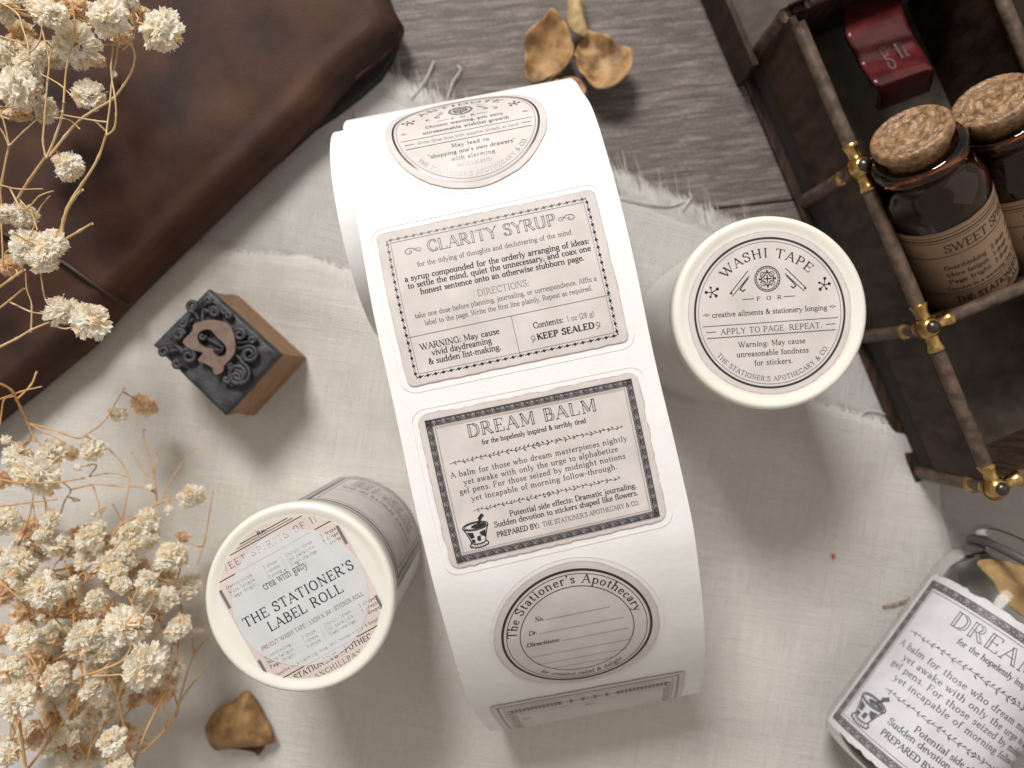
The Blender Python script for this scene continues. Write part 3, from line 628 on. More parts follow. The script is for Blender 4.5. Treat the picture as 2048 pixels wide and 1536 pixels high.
def sticker_mesh(name, mapf, outline_fn, nu, nv, material, parent, lift):
    """outline_fn(a, b) with a,b in 0..1 -> (x, y, edge distance)"""
    vs = []; ed = []
    for j in range(nv + 1):
        for i in range(nu + 1):
            x, y, e = outline_fn(i / nu, j / nv); vs.append(mapf(x, y, lift)); ed.append(e)
    fs = [(j * (nu + 1) + i, j * (nu + 1) + i + 1, (j + 1) * (nu + 1) + i + 1, (j + 1) * (nu + 1) + i) for j in range(nv) for i in range(nu)]
    o = mesh(name, vs, fs, material, parent, smooth=True)
    a = o.data.attributes.new('edge', 'FLOAT', 'POINT'); a.data.foreach_set('value', ed)
    return o

def rect_outline(W_, H_, jag=.02, seed=0, corner=.03):
    def f(a, b):
        # dense rows near the rim so that the worn edge is narrow
        g = lambda t: t
        x, y = a * W_, b * H_
        jx = noise.noise(Vector((x * 3.1, y * 3.1, seed))) * jag + noise.noise(Vector((x * 9, y * 9, seed + 5))) * jag * .6
        if a in (0, 1): x += jx
        if b in (0, 1): y += jx
        e = min(a * W_, (1 - a) * W_, b * H_, (1 - b) * H_)
        cr = corner * W_
        if a in (0, 1) or b in (0, 1):
            cx = min(max(x, cr), W_ - cr); cy = min(max(y, cr), H_ - cr)
            d = math.hypot(x - cx, y - cy)
            if d > cr and x != cx and y != cy: x = cx + (x - cx) * cr / d; y = cy + (y - cy) * cr / d
        return x, y, e
    return f

def disc_mesh(name, mapf, R, material, parent, lift, rings=14, seg=72, jag=0.01, seed=0, cx=0, cy=0, cut=None):
    vs = [mapf(cx, cy, lift)]; ed = [R]; fs = []
    for i in range(1, rings + 1):
        for k in range(seg):
            t = 2 * math.pi * k / seg; r = R * i / rings
            if i == rings: r += noise.noise(Vector((math.cos(t) * 2.5, math.sin(t) * 2.5, seed))) * jag + noise.noise(Vector((math.cos(t) * 9, math.sin(t) * 9, seed))) * jag * .6
            vs.append(mapf(cx + r * math.cos(t), cy + r * math.sin(t), lift)); ed.append(R * (1 - i / rings))
    fs += [(0, 1 + k, 1 + (k + 1) % seg) for k in range(seg)]
    for i in range(1, rings):
        for k in range(seg):
            a = 1 + (i - 1) * seg; b = 1 + i * seg
            fs.append((a + k, b + k, b + (k + 1) % seg, a + (k + 1) % seg))
    o = mesh(name, vs, fs, material, parent, smooth=True)
    a = o.data.attributes.new('edge', 'FLOAT', 'POINT'); a.data.foreach_set('value', ed)
    return o

# ------------------------------------------------------------------ tabletop of grey-brown planks
def build_table():
    ang = math.radians(6.3); dx = Vector((math.cos(ang), math.sin(ang), 0)); dy = Vector((-dx.y, dx.x, 0))
    mb = MB(); mb.box((0, 0, -1.2), (45, 0, 0), (0, 36, 0), (0, 0, .35))
    base = mb.build('tabletop', M_dark); base['kind'] = 'structure'
    base['label'] = 'weathered grey brown wooden tabletop under everything'
    seam = P(1480, 412, 0); w = 9.6; k0 = seam.dot(dy)
    for i in range(-3, 3):
        y0 = k0 + i * w; c = dy * (y0 + w / 2)
        for sx, c0, hl in ((0, -20 if i % 2 else 4, 20), (1, 20.04 if i % 2 else 44.04, 20), (2, -60.04 if i % 2 else -36.04, 20)):
            me = bpy.data.meshes.get('plank_mesh')
            if me is None:
                q = MB(); q.box((0, 0, -.4), (hl - .02, 0, 0), (0, w / 2 - .025, 0), (0, 0, .4)); ob = q.build('plank_mesh_src', M_plank)
                me = ob.data; me.name = 'plank_mesh'; bpy.data.objects.remove(ob)
            o = bpy.data.objects.new('plank', me); link(o, base)
            p = c + dx * c0; o.location = (p.x, p.y, 0); o.rotation_euler = (0, 0, ang)
            b = o.modifiers.new('bevel', 'BEVEL'); b.width = .05; b.segments = 2
build_table()

# ------------------------------------------------------------------ linen cloth: lower layer with frayed edge, upper layer
def poly_at(pl, t):
    L = [0]
    for a, b in zip(pl, pl[1:]): L.append(L[-1] + math.hypot(b[0] - a[0], b[1] - a[1]))
    s = t * L[-1]
    for i in range(len(pl) - 1):
        if s <= L[i + 1] or i == len(pl) - 2:
            u = (s - L[i]) / (L[i + 1] - L[i]); return Vector((pl[i][0] + (pl[i + 1][0] - pl[i][0]) * u, pl[i][1] + (pl[i + 1][1] - pl[i][1]) * u))

CREASES = []
def cloth_sheet(name, top, right, zbase, amp, seed, material, parent, nx=230, ny=190, wav=0.0):
    left0 = Vector(top[0]); bl = Vector((-420, 1900)); br = Vector(right[-1]); vs = []
    for j in range(ny + 1):
        v = j / ny
        for i in range(nx + 1):
            u = i / nx
            T = poly_at(top, u); B = bl.lerp(br, u); Lf = left0.lerp(bl, v); Rt = poly_at(right, v)
            bil = (left0 * (1 - u) + Vector(top[-1]) * u) * (1 - v) + (bl * (1 - u) + br * u) * v
            q = T * (1 - v) + B * v + Lf * (1 - u) + Rt * u - bil
            p = P(q.x, q.y, 0)
            z = zbase + amp * (0.5 + noise.noise(Vector((p.x * .22, p.y * .30, seed)))) + amp * .35 * noise.noise(Vector((p.x * .8, p.y * .9, seed + 3)))
            if v == 0 and wav:
                p.y += wav * noise.noise(Vector((p.x * 3, 0, seed)))
            for (ax, ay, bx, by, wd, h) in CREASES:
                A = P(ax, ay); Bq = P(bx, by); d = Bq - A; t = max(0, min(1, (p - A).dot(d) / d.length_squared))
                dist = (p - (A + d * t)).length; z += h * math.exp(-(dist / wd) ** 2) * math.sin(math.pi * min(1, max(0.0, t))) ** .5
            z = max(z, zbase * .6) * min(1, .12 + v * ny / 4)
            vs.append((p.x, p.y, z))
    fs = [(j * (nx + 1) + i, (j + 1) * (nx + 1) + i, (j + 1) * (nx + 1) + i + 1, j * (nx + 1) + i + 1) for j in range(ny) for i in range(nx)]
    return mesh(name, vs, fs, material, parent, smooth=True)

cloth = thing('linen_cloth', 'pale greige linen cloth with frayed edge spread under the rolls', 'cloth')
TOP1 = [(-420, -60), (300, 10), (560, 90), (745, 172), (930, 262), (1240, 388), (1490, 492), (1700, 590), (1850, 660)]
RGT = [(1850, 660), (2150, 800), (2300, 1000), (2350, 1300), (2400, 1900)]
cloth_sheet('under_layer', TOP1, RGT, 0.03, 0.05, 2.0, M_gauze, cloth, wav=.12)
CREASES[:] = [(395, 470, 520, 505, .16, .10), (520, 505, 640, 470, .22, .12), (600, 470, 740, 545, .30, .20), (430, 560, 760, 640, .6, .10),
              (560, 980, 830, 960, .5, .10), (1330, 720, 1500, 800, .5, .10), (1500, 860, 1700, 1000, 1.0, .14), (1250, 1480, 1600, 1380, 1.0, .10),
              (400, 400, 600, 430, .5, .12)]
TOP2 = [(-420, 250), (100, 360), (370, 475), (500, 500), (620, 505), (760, 560), (1000, 630), (1400, 728), (1700, 818), (1862, 868)]
RGT2 = [(1862, 868), (1876, 1015), (1902, 1112), (1926, 1230), (1986, 1450), (2116, 1900)]
cloth_sheet('upper_layer', TOP2, RGT2, 0.11, 0.10, 7.0, M_linen, cloth, wav=.05)
CREASES[:] = []
def fringe(name, poly, t0, t1, n, lmin, lmax, z, rad, seed, bias=(0, 1), parent=cloth):
    mb = MB(); r = random.Random(seed)
    for i in range(n):
        t = t0 + (t1 - t0) * r.random(); a = poly_at(poly, t); p = P(a.x, a.y, 0)
        cl = noise.noise(Vector((p.x * 2.2, seed, 0)))
        L = r.uniform(lmin, lmax) * (1 + .18 * cl) * (1 if r.random() > .03 else 1.8)
        d = Vector((bias[0] + r.gauss(0, .055) + cl * .22, bias[1], 0)).normalized(); s_ = Vector((-d.y, d.x, 0))
        bend = r.gauss(0, .05) + cl * .06; zz = z * .4 + r.uniform(0, .03)
        pts = [Vector((p.x, p.y - .10, .012 if z < .1 else z))]
        for k in (1, 2, 3): pts.append(Vector((p.x, p.y - .12, zz + .02 * math.sin(k))) + d * (L + .12) * k / 3 + s_ * bend * L * (k / 3) ** 2)
        mb.tube(pts, [rad, rad, rad * .8, rad * .4], 3, cap=False)
    o = mb.build(name, M_thread, parent); o['kind'] = 'stuff'; return o
fringe('frayed_fringe', TOP1, (.30), .88, 3000, .62, .84, .04, .0125, 4, bias=(-.22, 1))
fringe('loose_hem_threads', TOP2, .36, 1.0, 420, .05, .22, .14, .009, 9, bias=(-.2, 1))
mb = MB()
for pts in ([(822, 196), (850, 160), (868, 122)], [(893, 205), (905, 165), (921, 140), (915, 130)], [(1365, 420), (1382, 396), (1378, 385)], [(700, 190), (715, 240), (728, 262)],
            [(640, 268), (690, 296), (700, 320)], [(1240, 395), (1330, 412), (1368, 402)], [(1715, 838), (1735, 822), (1765, 826), (1788, 842)]):
    mb = MB(); mb.tube(catmull([P(a, b, .12) for a, b in pts], 5), .022, 5); mb.build('stray_thread', M_thread, cloth)

# ------------------------------------------------------------------ label tape: roll lying on its side, strip drawn out over it
STN = [  # left px, right px, height
    (687, 250, 1150, 162, 3.70), (688, 272, 1163, 182, 4.57), (690, 302, 1180, 207, 4.99), (697, 345, 1195, 245, 5.25), (703, 388, 1208, 287, 5.42),
    (721, 480, 1233, 375, 5.60), (746, 622, 1267, 515, 5.74), (790, 822, 1308, 712, 5.78), (827, 1000, 1350, 888, 5.80), (862, 1148, 1383, 1035, 5.74),
    (882, 1222, 1395, 1115, 5.55), (902, 1292, 1404, 1192, 5.15), (920, 1352, 1409, 1262, 4.6), (940, 1405, 1410, 1318, 3.9), (962, 1442, 1404, 1360, 3.0), (984, 1464, 1394, 1386, 1.9)]
def build_strip_table():
    Ls = [P(a, b, z) for a, b, c, d, z in STN]; Rs = [P(c, d, z) for a, b, c, d, z in STN]
    ctr = [(a + b) / 2 for a, b in zip(Ls, Rs)]
    # hidden ends: over the back of the roll, and curling under to the table
    c0 = (Rs[0] - Ls[0]); c0.z = 0; c0.normalize(); d0 = Vector((c0.y, -c0.x, 0))
    pre = []
    for t, z in ((-.62, .35), (.05, .9), (.40, 1.7), (.46, 2.7)):
        off = -d0 * (t) + Vector((0, 0, z - 3.70)); pre.append((Ls[0] + off, Rs[0] + off))
    post = []
    for t, z in ((.02, 1.2), (-.25, .60), (-.9, .28), (-2.2, .25), (-4.0, .25)):
        off = d0 * t + Vector((0, 0, z - 1.9)); post.append((Ls[-1] + off, Rs[-1] + off))
    L2 = [p[0] for p in pre] + Ls + [p[0] for p in post]; R2 = [p[1] for p in pre] + Rs + [p[1] for p in post]
    Lc = catmull(L2, 14); Rc = catmull(R2, 14); i0 = 14 * len(pre)
    s = [0.0]
    for i in range(1, len(Lc)): s.append(s[-1] + ((Lc[i] + Rc[i]) / 2 - (Lc[i - 1] + Rc[i - 1]) / 2).length)
    s = [x - s[i0] for x in s]
    return Lc, Rc, s
SL, SR, SS = build_strip_table(); SA = np.array(SS)
def strip_point(s, u, lift=0.0):
    """s: cm along the strip from the back silhouette, u in 0..1 from left to right edge"""
    i = int(np.searchsorted(SA, s)) - 1; i = max(0, min(len(SS) - 2, i)); t = (s - SS[i]) / (SS[i + 1] - SS[i])
    l = SL[i].lerp(SL[i + 1], t); r = SR[i].lerp(SR[i + 1], t); p = l.lerp(r, u)
    if lift:
        a = SL[i + 1].lerp(SR[i + 1], u) - SL[i].lerp(SR[i], u); n = (r - l).cross(a); n.normalize()
        p = p - n * lift
    return p
def strip_inverse(px, py):
    best = None
    for s in np.arange(-.4, 16, .04):
        l = strip_point(s, 0); r = strip_point(s, 1)
        lx, ly = 1024 + FPX * l.x / (CAMH - l.z), 768 - FPX * l.y / (CAMH - l.z)
        rx, ry = 1024 + FPX * r.x / (CAMH - r.z), 768 - FPX * r.y / (CAMH - r.z)
        dx, dy = rx - lx, ry - ly; u = ((px - lx) * dx + (py - ly) * dy) / (dx * dx + dy * dy)
        e = abs((px - lx) * dy - (py - ly) * dx) / math.hypot(dx, dy)
        if best is None or e < best[0] - 1e-6: best = (e, s, u)
    return best[1], best[2]
def strip_quad_map(tl, tr, bl, br, W_, H_, px=True):
    c = [strip_inverse(*q) if px else q for q in (tl, tr, bl, br)]
    def f(x, y, lift=0.0):
        a = x / W_; b = 1 - y / H_
        s = (c[0][0] * (1 - a) + c[1][0] * a) * (1 - b) + (c[2][0] * (1 - a) + c[3][0] * a) * b
        u = (c[0][1] * (1 - a) + c[1][1] * a) * (1 - b) + (c[2][1] * (1 - a) + c[3][1] * a) * b
        return strip_point(s, u, lift)
    return f, c

tape = thing('label_tape_roll', 'wide white roll of sticker labels drawn out in a long arch across the linen', 'sticker roll', (0, 0, 0))
def paper_ribbon():
    n = len(SL); m = 6; th = .018; vs = []; fs = []
    for k in range(2):
        for i in range(n):
            s = SS[i]
            for j in range(m + 1):
                p = SL[i].lerp(SR[i], j / m)
                if k:
                    a = SL[min(i + 1, n - 1)] - SL[max(i - 1, 0)]; nn = (SR[i] - SL[i]).cross(a); nn.normalize(); p = p + nn * th
                vs.append(p)
    N_ = n * (m + 1)
    for i in range(n - 1):
        for j in range(m):
            a = i * (m + 1) + j; fs.append((a, a + 1, a + m + 2, a + m + 1)); fs.append((N_ + a, N_ + a + m + 1, N_ + a + m + 2, N_ + a + 1))
        a = i * (m + 1); fs.append((a, a + m + 1, N_ + a + m + 1, N_ + a)); a += m; fs.append((a, N_ + a, N_ + a + m + 1, a + m + 1))
    return mesh('backing_strip', vs, fs, M_paper, tape, smooth=True)
rb = paper_ribbon()
md = rb.modifiers.new('es', 'EDGE_SPLIT'); md.split_angle = math.radians(50)
# the wound roll underneath
def wound_roll():
    c = Vector((.982, .189, 0)); d = Vector((.189, -.982, 0)); z = Vector((0, 0, 1)); ctr = Vector((-.66, 4.38, 0))
    M = Matrix((( d.x, z.x, c.x, ctr.x), (d.y, z.y, c.y, ctr.y), (d.z, z.z, c.z, 2.66), (0, 0, 0, 1)))
    off = ctr.dot(c); x0, x1 = -3.10 - off, 2.72 - off
    R = 2.64; prof = [(1.30, x1), (1.30, x0), (1.42, x0)]
    k = 9
    for i in range(k):
        r0 = 1.42 + (R - 1.42) * i / k; r1 = 1.42 + (R - 1.42) * (i + 1) / k; q = x0 + (.03 if i % 2 else .0) + (0 if i == k - 1 else .03)
        prof += [(r0, q), (r1 - .012, q)]
    prof += [(R, x0 + .0), (R, x1), (1.30, x1)]
    o = lathe(prof, 72, M).build('wound_roll', M_paper, tape, smooth=True)
    md = o.modifiers.new('es', 'EDGE_SPLIT'); md.split_angle = math.radians(40)
wound_roll()

def put_label(name, quad, W_, H_, draw, material, jag, seed, label, px=True, corner=.03, groove=True):
    f, c = strip_quad_map(*quad, W_, H_, px=px)
    st = sticker_mesh('sticker', f, rect_outline(W_, H_, jag, seed, corner), 60, 44, material, tape, .022 + .006)
    st['label'] = label
    ink = Ink(); draw(ink, W_, H_); ink.build('printed_design', f, st, INKS, lift=.022 + .010)
    if groove:
        g = Ink(); e = .13; cr = .3
        pts = []
        for (cx, cy, a0) in ((W_ + e - cr, H_ + e - cr, 0), (-e + cr, H_ + e - cr, 90), (-e + cr, -e + cr, 180), (W_ + e - cr, -e + cr, 270)):
            pts += [(cx + cr * math.cos(math.radians(a0 + i * 15)), cy + cr * math.sin(math.radians(a0 + i * 15))) for i in range(7)]
        pts.append(pts[0]); g.line(pts, .013, 0, step=.25)
        g.build('die_cut_line', f, tape, [M_cut], lift=.024)
    return f
put_label('clarity', ((751, 470), (1187, 378), (817, 776), (1258, 680)), 4.75, 3.36, clarity, M_stick, .02, 11, 'rectangular aged label headed CLARITY SYRUP')
put_label('dream', ((833, 831), (1273, 741), (903, 1138), (1334, 1037)), 4.75, 3.36, dream_balm, M_stick, .04, 23, 'rectangular aged label headed DREAM BALM with braided border', corner=.045)
# lowest label runs off over the bend
qa, qb = strip_inverse(983, 1441), strip_inverse(1375, 1366)
put_label('plain', (qa, qb, (qa[0] + 3.3, qa[1]), (qb[0] + 3.3, qb[1])), 4.75, 3.36, plain_label, M_stick, .03, 31, 'rectangular label with dark border bending under the strip', px=False, groove=False)
# round labels: sides of the circle given by pixels on the strip
def put_round(cpx, lpx, rpx, tops, R, draw, label, seed, dirpx, sscale=1.0, s_fix=None):
    s0, u0 = strip_inverse(*cpx) if s_fix is None else (s_fix, strip_inverse(*cpx)[1])
    wid = (strip_point(s0, 1) - strip_point(s0, 0)).length
    def f(x, y, lift=0.0): return strip_point(s0 - y * sscale, u0 + x / wid, lift)
    st = disc_mesh('sticker', f, R, M_stick, tape, .028, jag=.03, seed=seed); st['label'] = label
    ink = Ink(); draw(ink, R); ink.build('printed_design', f, st, INKS, lift=.032)
    g = Ink(); g.ring(0, 0, R + .11, .012, 90); g.build('die_cut_line', f, tape, [M_cut], lift=.024)
    print('round', label[:20], s0, u0, wid)
def draw_antidote(ink, R):
    k = 149 / 149
    round_label(ink, R * .905, 'ANTIDOTE', [("Chronic wanting, pen envy", -80, 82, 9, 10.5, 1.4, 0), ("unreasonable wishlist growth", -88, 90, -9, 10.5, 1.4, 0),
        ("Write three lines with supplies already at hand", -104, 104, -35, 8.5, 1.0, 1), ("May lead to", -38, 38, -60, 10.5, 1.4, 0),
        ('"shopping one\'s own drawers"', -88, 88, -77, 10.5, 1.4, 0), ("with alarming", -44, 44, -94, 10.5, 1.4, 0), ("enthusiasm", -34, 34, -110, 10.5, 1.4, 0)], '')
def draw_directions(ink, R0):
    R = R0 * .90
    ink.ring(0, 0, R, R * .034, 96, 0); ink.ring(0, 0, R * .945, R * .009, 90, 0); ink.ring(0, 0, R * .765, R * .011, 90, 0)
    ink.arc("The Stationer's Apothecary", 0, 0, R * .815, 172, 12, R * .135, 1.2)
    ink.arc("for creative relief & delight", 0, 0, R * .90, 228, 308, R * .085, 1.2, under=True, slant=.2)
    def dots(x0, x1, y):
        n = int((x1 - x0) / .034)
        for i in range(n): ink.disc((x0 + (x1 - x0) * i / n) * R, y * R, R * .0085, 0, 6)
    ink.text("No.", -.52 * R, -.40 * R, .33 * R, .085 * R, 1.3, slant=.22); dots(-.36, .50, .33)
    ink.text("Dr.", -.64 * R, -.52 * R, .11 * R, .085 * R, 1.3, slant=.22); dots(-.48, .66, .11)
    ink.text("Directions:", -.70 * R, -.25 * R, -.10 * R, .08 * R, 1.5, slant=.22); dots(-.20, .71, -.10)
    dots(-.66, .71, -.32); dots(-.60, .64, -.50); dots(-.42, .45, -.64)
put_round((938, 277), None, None, None, 1.84, draw_antidote, 'round ANTIDOTE label bending over the top of the roll', 3, None, s_fix=1.60, sscale=.93)
put_round((1154, 1262), None, None, None, 1.89, draw_directions, 'round label with dotted writing lines and black ring', 5, None)

# ------------------------------------------------------------------ upright tape rolls with plastic cap
def upright_roll(name, label, px, py, zt, r, rot, paint, group):
    c = P(px, py, zt); t = thing(name, label, 'sticker roll', (c.x, c.y, 0), group)
    T = Matrix.Translation((c.x, c.y, 0))
    b = lathe([(0.0, .1), (r * .90, .1), (r * .97, .16), (r * .97, zt - .55), (r * .90, zt - .5), (0.0, zt - .5)], 72, T).build('wound_roll', M_film, t, smooth=True)
    b.modifiers.new('es', 'EDGE_SPLIT').split_angle = math.radians(40)
    cap = lathe([(r * .985, zt - .55), (r * 1.0, zt - .50), (r * 1.01, zt - .12), (r * 1.0, zt - .04), (r * .975, zt), (r * .95, zt + .005), (r * .93, zt - .015), (r * .915, zt - .02),
                 (r * .90, zt - .04), (r * .86, zt - .055), (0.0, zt - .06)], 96, T).build('cap', M_cream, t, smooth=True)
    ca, sa = math.cos(rot), math.sin(rot)
    def f(x, y, lift=0.0): return Vector((c.x + x * ca - y * sa, c.y + x * sa + y * ca, zt - .06 + lift))
    paint(t, cap, f, r)
    return t, c
def paint_washi(t, cap, f, r):
    k = r / 192.0
    d = disc_mesh('label', f, 163 * k, M_stick, t, .008, jag=.03, seed=2)
    ink = Ink()
    round_label(ink, 149 * k, 'WASHI TAPE', [("creative ailments & stationery longing", -115, 115, -2, 12, 1.15, 0), ("APPLY TO PAGE. REPEAT.", -100, 102, -37, 12.5, 1.0, 0),
        ("Warning: May cause", -67, 67, -65, 12, 1.15, 0), ("unreasonable fondness", -72, 72, -84, 12, 1.15, 0), ("for stickers.", -38, 39, -103, 12, 1.15, 0)], '')
    ink.build('printed_design', f, d, INKS, lift=.012)
def paint_labelroll(t, cap, f, r):
    k = r / 188.0; R1 = 162 * k; W1 = 139 * k
    # printed paper seen through the cap: disc cut by two straight edges
    for sgn in (1, -1):
        n = 40; vs = []; fs = []; ed = []
        for i in range(n + 1):
            x = -W1 + 2 * W1 * i / n; y1 = math.sqrt(max(0, R1 * R1 - x * x))
            for j in range(9): vs.append(f(x, sgn * y1 * j / 8, .006)); ed.append((1 - j / 8) * y1 + .02)
        for i in range(n):
            for j in range(8): fs.append((i * 9 + j, i * 9 + j + 1, (i + 1) * 9 + j + 1, (i + 1) * 9 + j)[::-sgn])
        o = mesh('label', vs, fs, M_lidprint, t, smooth=True); a = o.data.attributes.new('edge', 'FLOAT', 'POINT'); a.data.foreach_set('value', ed)
    ink = Ink()
    for y in (151, 146, 141): ink.line([(-100 * k, y * k), (100 * k, y * k)], 1.6 * k, 0 if y != 146 else 1, step=.1)
    ink.text('SWEET SPIRITS OF INK', -128 * k, 128 * k, 117 * k, 15 * k, 1.0, 1)
    ink.text('Rx.', -14 * k, 6 * k, 149 * k, 8 * k, 1.5, 0)
    ink.line([(-136 * k, 104 * k), (136 * k, 104 * k)], 1.8 * k, 0, step=.1)
    rows = (("Overthinking", 2, "Unruly ideas", 3), ("More fatigue", 5, "Ink paralysis", 6), ("Page fright", 3, "Washi cravings", 7))
    for top, base in ((True, 84), (False, -75)):
        for i, (a, n1, b, n2) in enumerate(rows):
            y = (base - 10.5 * i) * k
            ink.text(a, -120 * k, -62 * k, y, 7.5 * k, 1.4, 1); ink.text('......', -60 * k, -38 * k, y, 7 * k, 1.2, 1); ink.text('%d drops' % n1, -36 * k, -6 * k, y, 7.5 * k, 1.4, 1)
            ink.text(b, 14 * k, 74 * k, y, 7.5 * k, 1.4, 1); ink.text('......', 76 * k, 92 * k, y, 7 * k, 1.2, 1); ink.text('%d drops' % n2, 94 * k, 128 * k, y, 7.5 * k, 1.4, 1)
        ink.line([(5 * k, (base + 8) * k), (5 * k, (base - 24) * k)], 1.6 * k, 0)
        for x in (-133, 133): ink.line([(x * k, (base + 4) * k), (x * k, (base - 34) * k)], 6 * k, 1)
    ink.text('Dissolve in a warming mug, and repeat every 4 hours', -122 * k, 118 * k, -115 * k, 7.5 * k, 1.2, 1)
    ink.line([(-126 * k, -124 * k), (126 * k, -124 * k)], 1.8 * k, 0, step=.1)
    ink.text("THE STATIONER'S APOTHECARY", -124 * k, 118 * k, -140 * k, 12 * k, 1.4, 0)
    ink.text("ANCHILLPAY", -52 * k, 54 * k, -158 * k, 11 * k, 1.2, 1)
    base_clip = lambda x, y: x * x + y * y < (161 * k) ** 2 and abs(x) < W1
    ink.build('printed_design', f, o, INKS, lift=.010, clip=lambda x, y: base_clip(x, y) and x * x + y * y > (137 * k) ** 2)
    d = disc_mesh('round_label', f, 136.5 * k, M_lidgrey, t, .014, jag=0)
    ghost = Ink(); ghost.p = [(p, 0, l) for p, m_, l in ink.p]
    ghost.build('show_through_print', f, d, [M_ghost], lift=.017, clip=lambda x, y: base_clip(x, y) and x * x + y * y < (134 * k) ** 2)
    t2 = Ink()
    t2.text('crea with gaby', -55 * k, 44 * k, 47 * k, 19 * k, .9, 1)
    t2.text("THE STATIONER'S", -124 * k, 124 * k, -1 * k, 21.5 * k, 1.1, 0); t2.text('LABEL ROLL', -84 * k, 83 * k, -31 * k, 21.5 * k, 1.1, 0)
    t2.text('PRE-CUT WASHI TAPE | 5.5CM X 5M | STICKER ROLL', -117 * k, 114 * k, -57 * k, 9 * k, .9, 1)
    t2.build('printed_title', f, d, INKS, lift=.022)

t, cR = upright_roll('washi_tape_roll', 'upright cream capped roll with round WASHI TAPE label between strip and dark tray', 1541, 625, 5.5, 2.125, math.radians(4), paint_washi, 'capped rolls')
t2_, cL = upright_roll('sticker_roll', "upright cream capped roll lettered THE STATIONER'S LABEL ROLL beside the dried flowers", 599, 1196, 5.5, 2.08, math.radians(29), paint_labelroll, 'capped rolls')
# label wrapped on the flank of the left roll
def wrap_map(c, r, a0, ztop):
    def f(x, y, lift=0.0):
        t = a0 + x / r; return Vector((c.x + (r + lift) * math.cos(t), c.y + (r + lift) * math.sin(t), y))
    return f
rr = 2.08 * .97
fm = wrap_map(cL, rr, math.radians(-2), 0)
W_, H_ = 3.6, 4.6
st = sticker_mesh('wrapped_label', lambda x, y, l: fm(x, y + .25, l), rect_outline(W_, H_, .03, 77), 40, 30, M_stick, t2_, .008)
ink = Ink(); 
def sidelabel(ink):
    X = lambda u: u * W_; Y = lambda v: (1 - v) * H_
    for a, w in ((.03, .05), (.075, .09), (.12, .02)): ink.line([(X(a), Y(1 - a)), (X(a), Y(a)), (X(1 - a), Y(a)), (X(1 - a), Y(1 - a)), (X(a), Y(1 - a))], w, 1 if w < .08 else 0, step=.15)
    for i in range(46):
        y = .06 + .88 * i / 45
        for x in (.075, .925): ink.line([(X(x) - .05, Y(y)), (X(x) + .05, Y(y) + .06)], .03, 2, 1)
    ink.line([(X(.14), Y(.45)), (X(.86), Y(.45))], .02, 1, step=.15); ink.line([(X(.14), Y(.62)), (X(.86), Y(.62))], .02, 1, step=.15)
    for i, s_ in enumerate(("Overthinking.....2 drops", "More fatigue.....5 drops", "Page fright......3 drops")): ink.text(s_, X(.22), X(.8), Y(.68 + .07 * i), .20, 1.4, 1)
    ink.text('SWEET SPIRITS OF INK', X(.18), X(.84), Y(.57), .3, 1.2, 1)
sidelabel(ink); ink.build('printed_design', lambda x, y, l=0: fm(x, y + .25, l), st, INKS, lift=.014)

# ------------------------------------------------------------------ leather journal
def rounded_slab(name, outline, z0, z1, rad, material, parent, steps=6, sub=0, wob=0.0, seed=0):
    """outline: ccw list of (x, y); rounded top edge"""
    n = len(outline); O = [Vector((a[0], a[1], 0)) for a in outline]
    ar = sum(O[i].x * O[(i + 1) % n].y - O[(i + 1) % n].x * O[i].y for i in range(n))
    if ar < 0: O.reverse()
    nrm = []
    for i in range(n):
        a = (O[i] - O[i - 1]).normalized(); b = (O[(i + 1) % n] - O[i]).normalized(); t = (a + b).normalized()
        nrm.append(Vector((t.y, -t.x, 0)))
    rings = [(rad * .6, z0), (0, z0 + rad * .4)] + [(rad * (1 - math.cos(math.pi / 2 * k / steps)), z1 - rad + rad * math.sin(math.pi / 2 * k / steps)) for k in range(steps + 1)]
    vs = []
    for inset, z in rings:
        for i in range(n):
            p = O[i] - nrm[i] * inset
            zz = z + (wob * noise.noise(Vector((p.x * .35, p.y * .35, seed))) if z > z0 + rad else 0)
            vs.append(Vector((p.x, p.y, zz)))
    fs = [(r * n + i, r * n + (i + 1) % n, (r + 1) * n + (i + 1) % n, (r + 1) * n + i) for r in range(len(rings) - 1) for i in range(n)]
    top = [vs[(len(rings) - 1) * n + i] for i in range(n)]
    tris = tessellate_polygon([top]); b = (len(rings) - 1) * n
    for t in tris:
        q = [b + k for k in t]; a_, b_, c_ = (vs[k] for k in q)
        if (b_ - a_).cross(c_ - a_).z < 0: q.reverse()
        fs.append(q)
    return mesh(name, vs, fs, material, parent, smooth=True)

def smooth_outline(pts, z, n=5): return [(q.x, q.y) for q in catmull([P(a, b, z) for a, b in pts], n, closed=True)]

journal = thing('leather_journal', 'dark brown soft leather journal tied with a thin cord beside the dried flowers', 'journal', (*P(250, 300, 0).xy, 0))
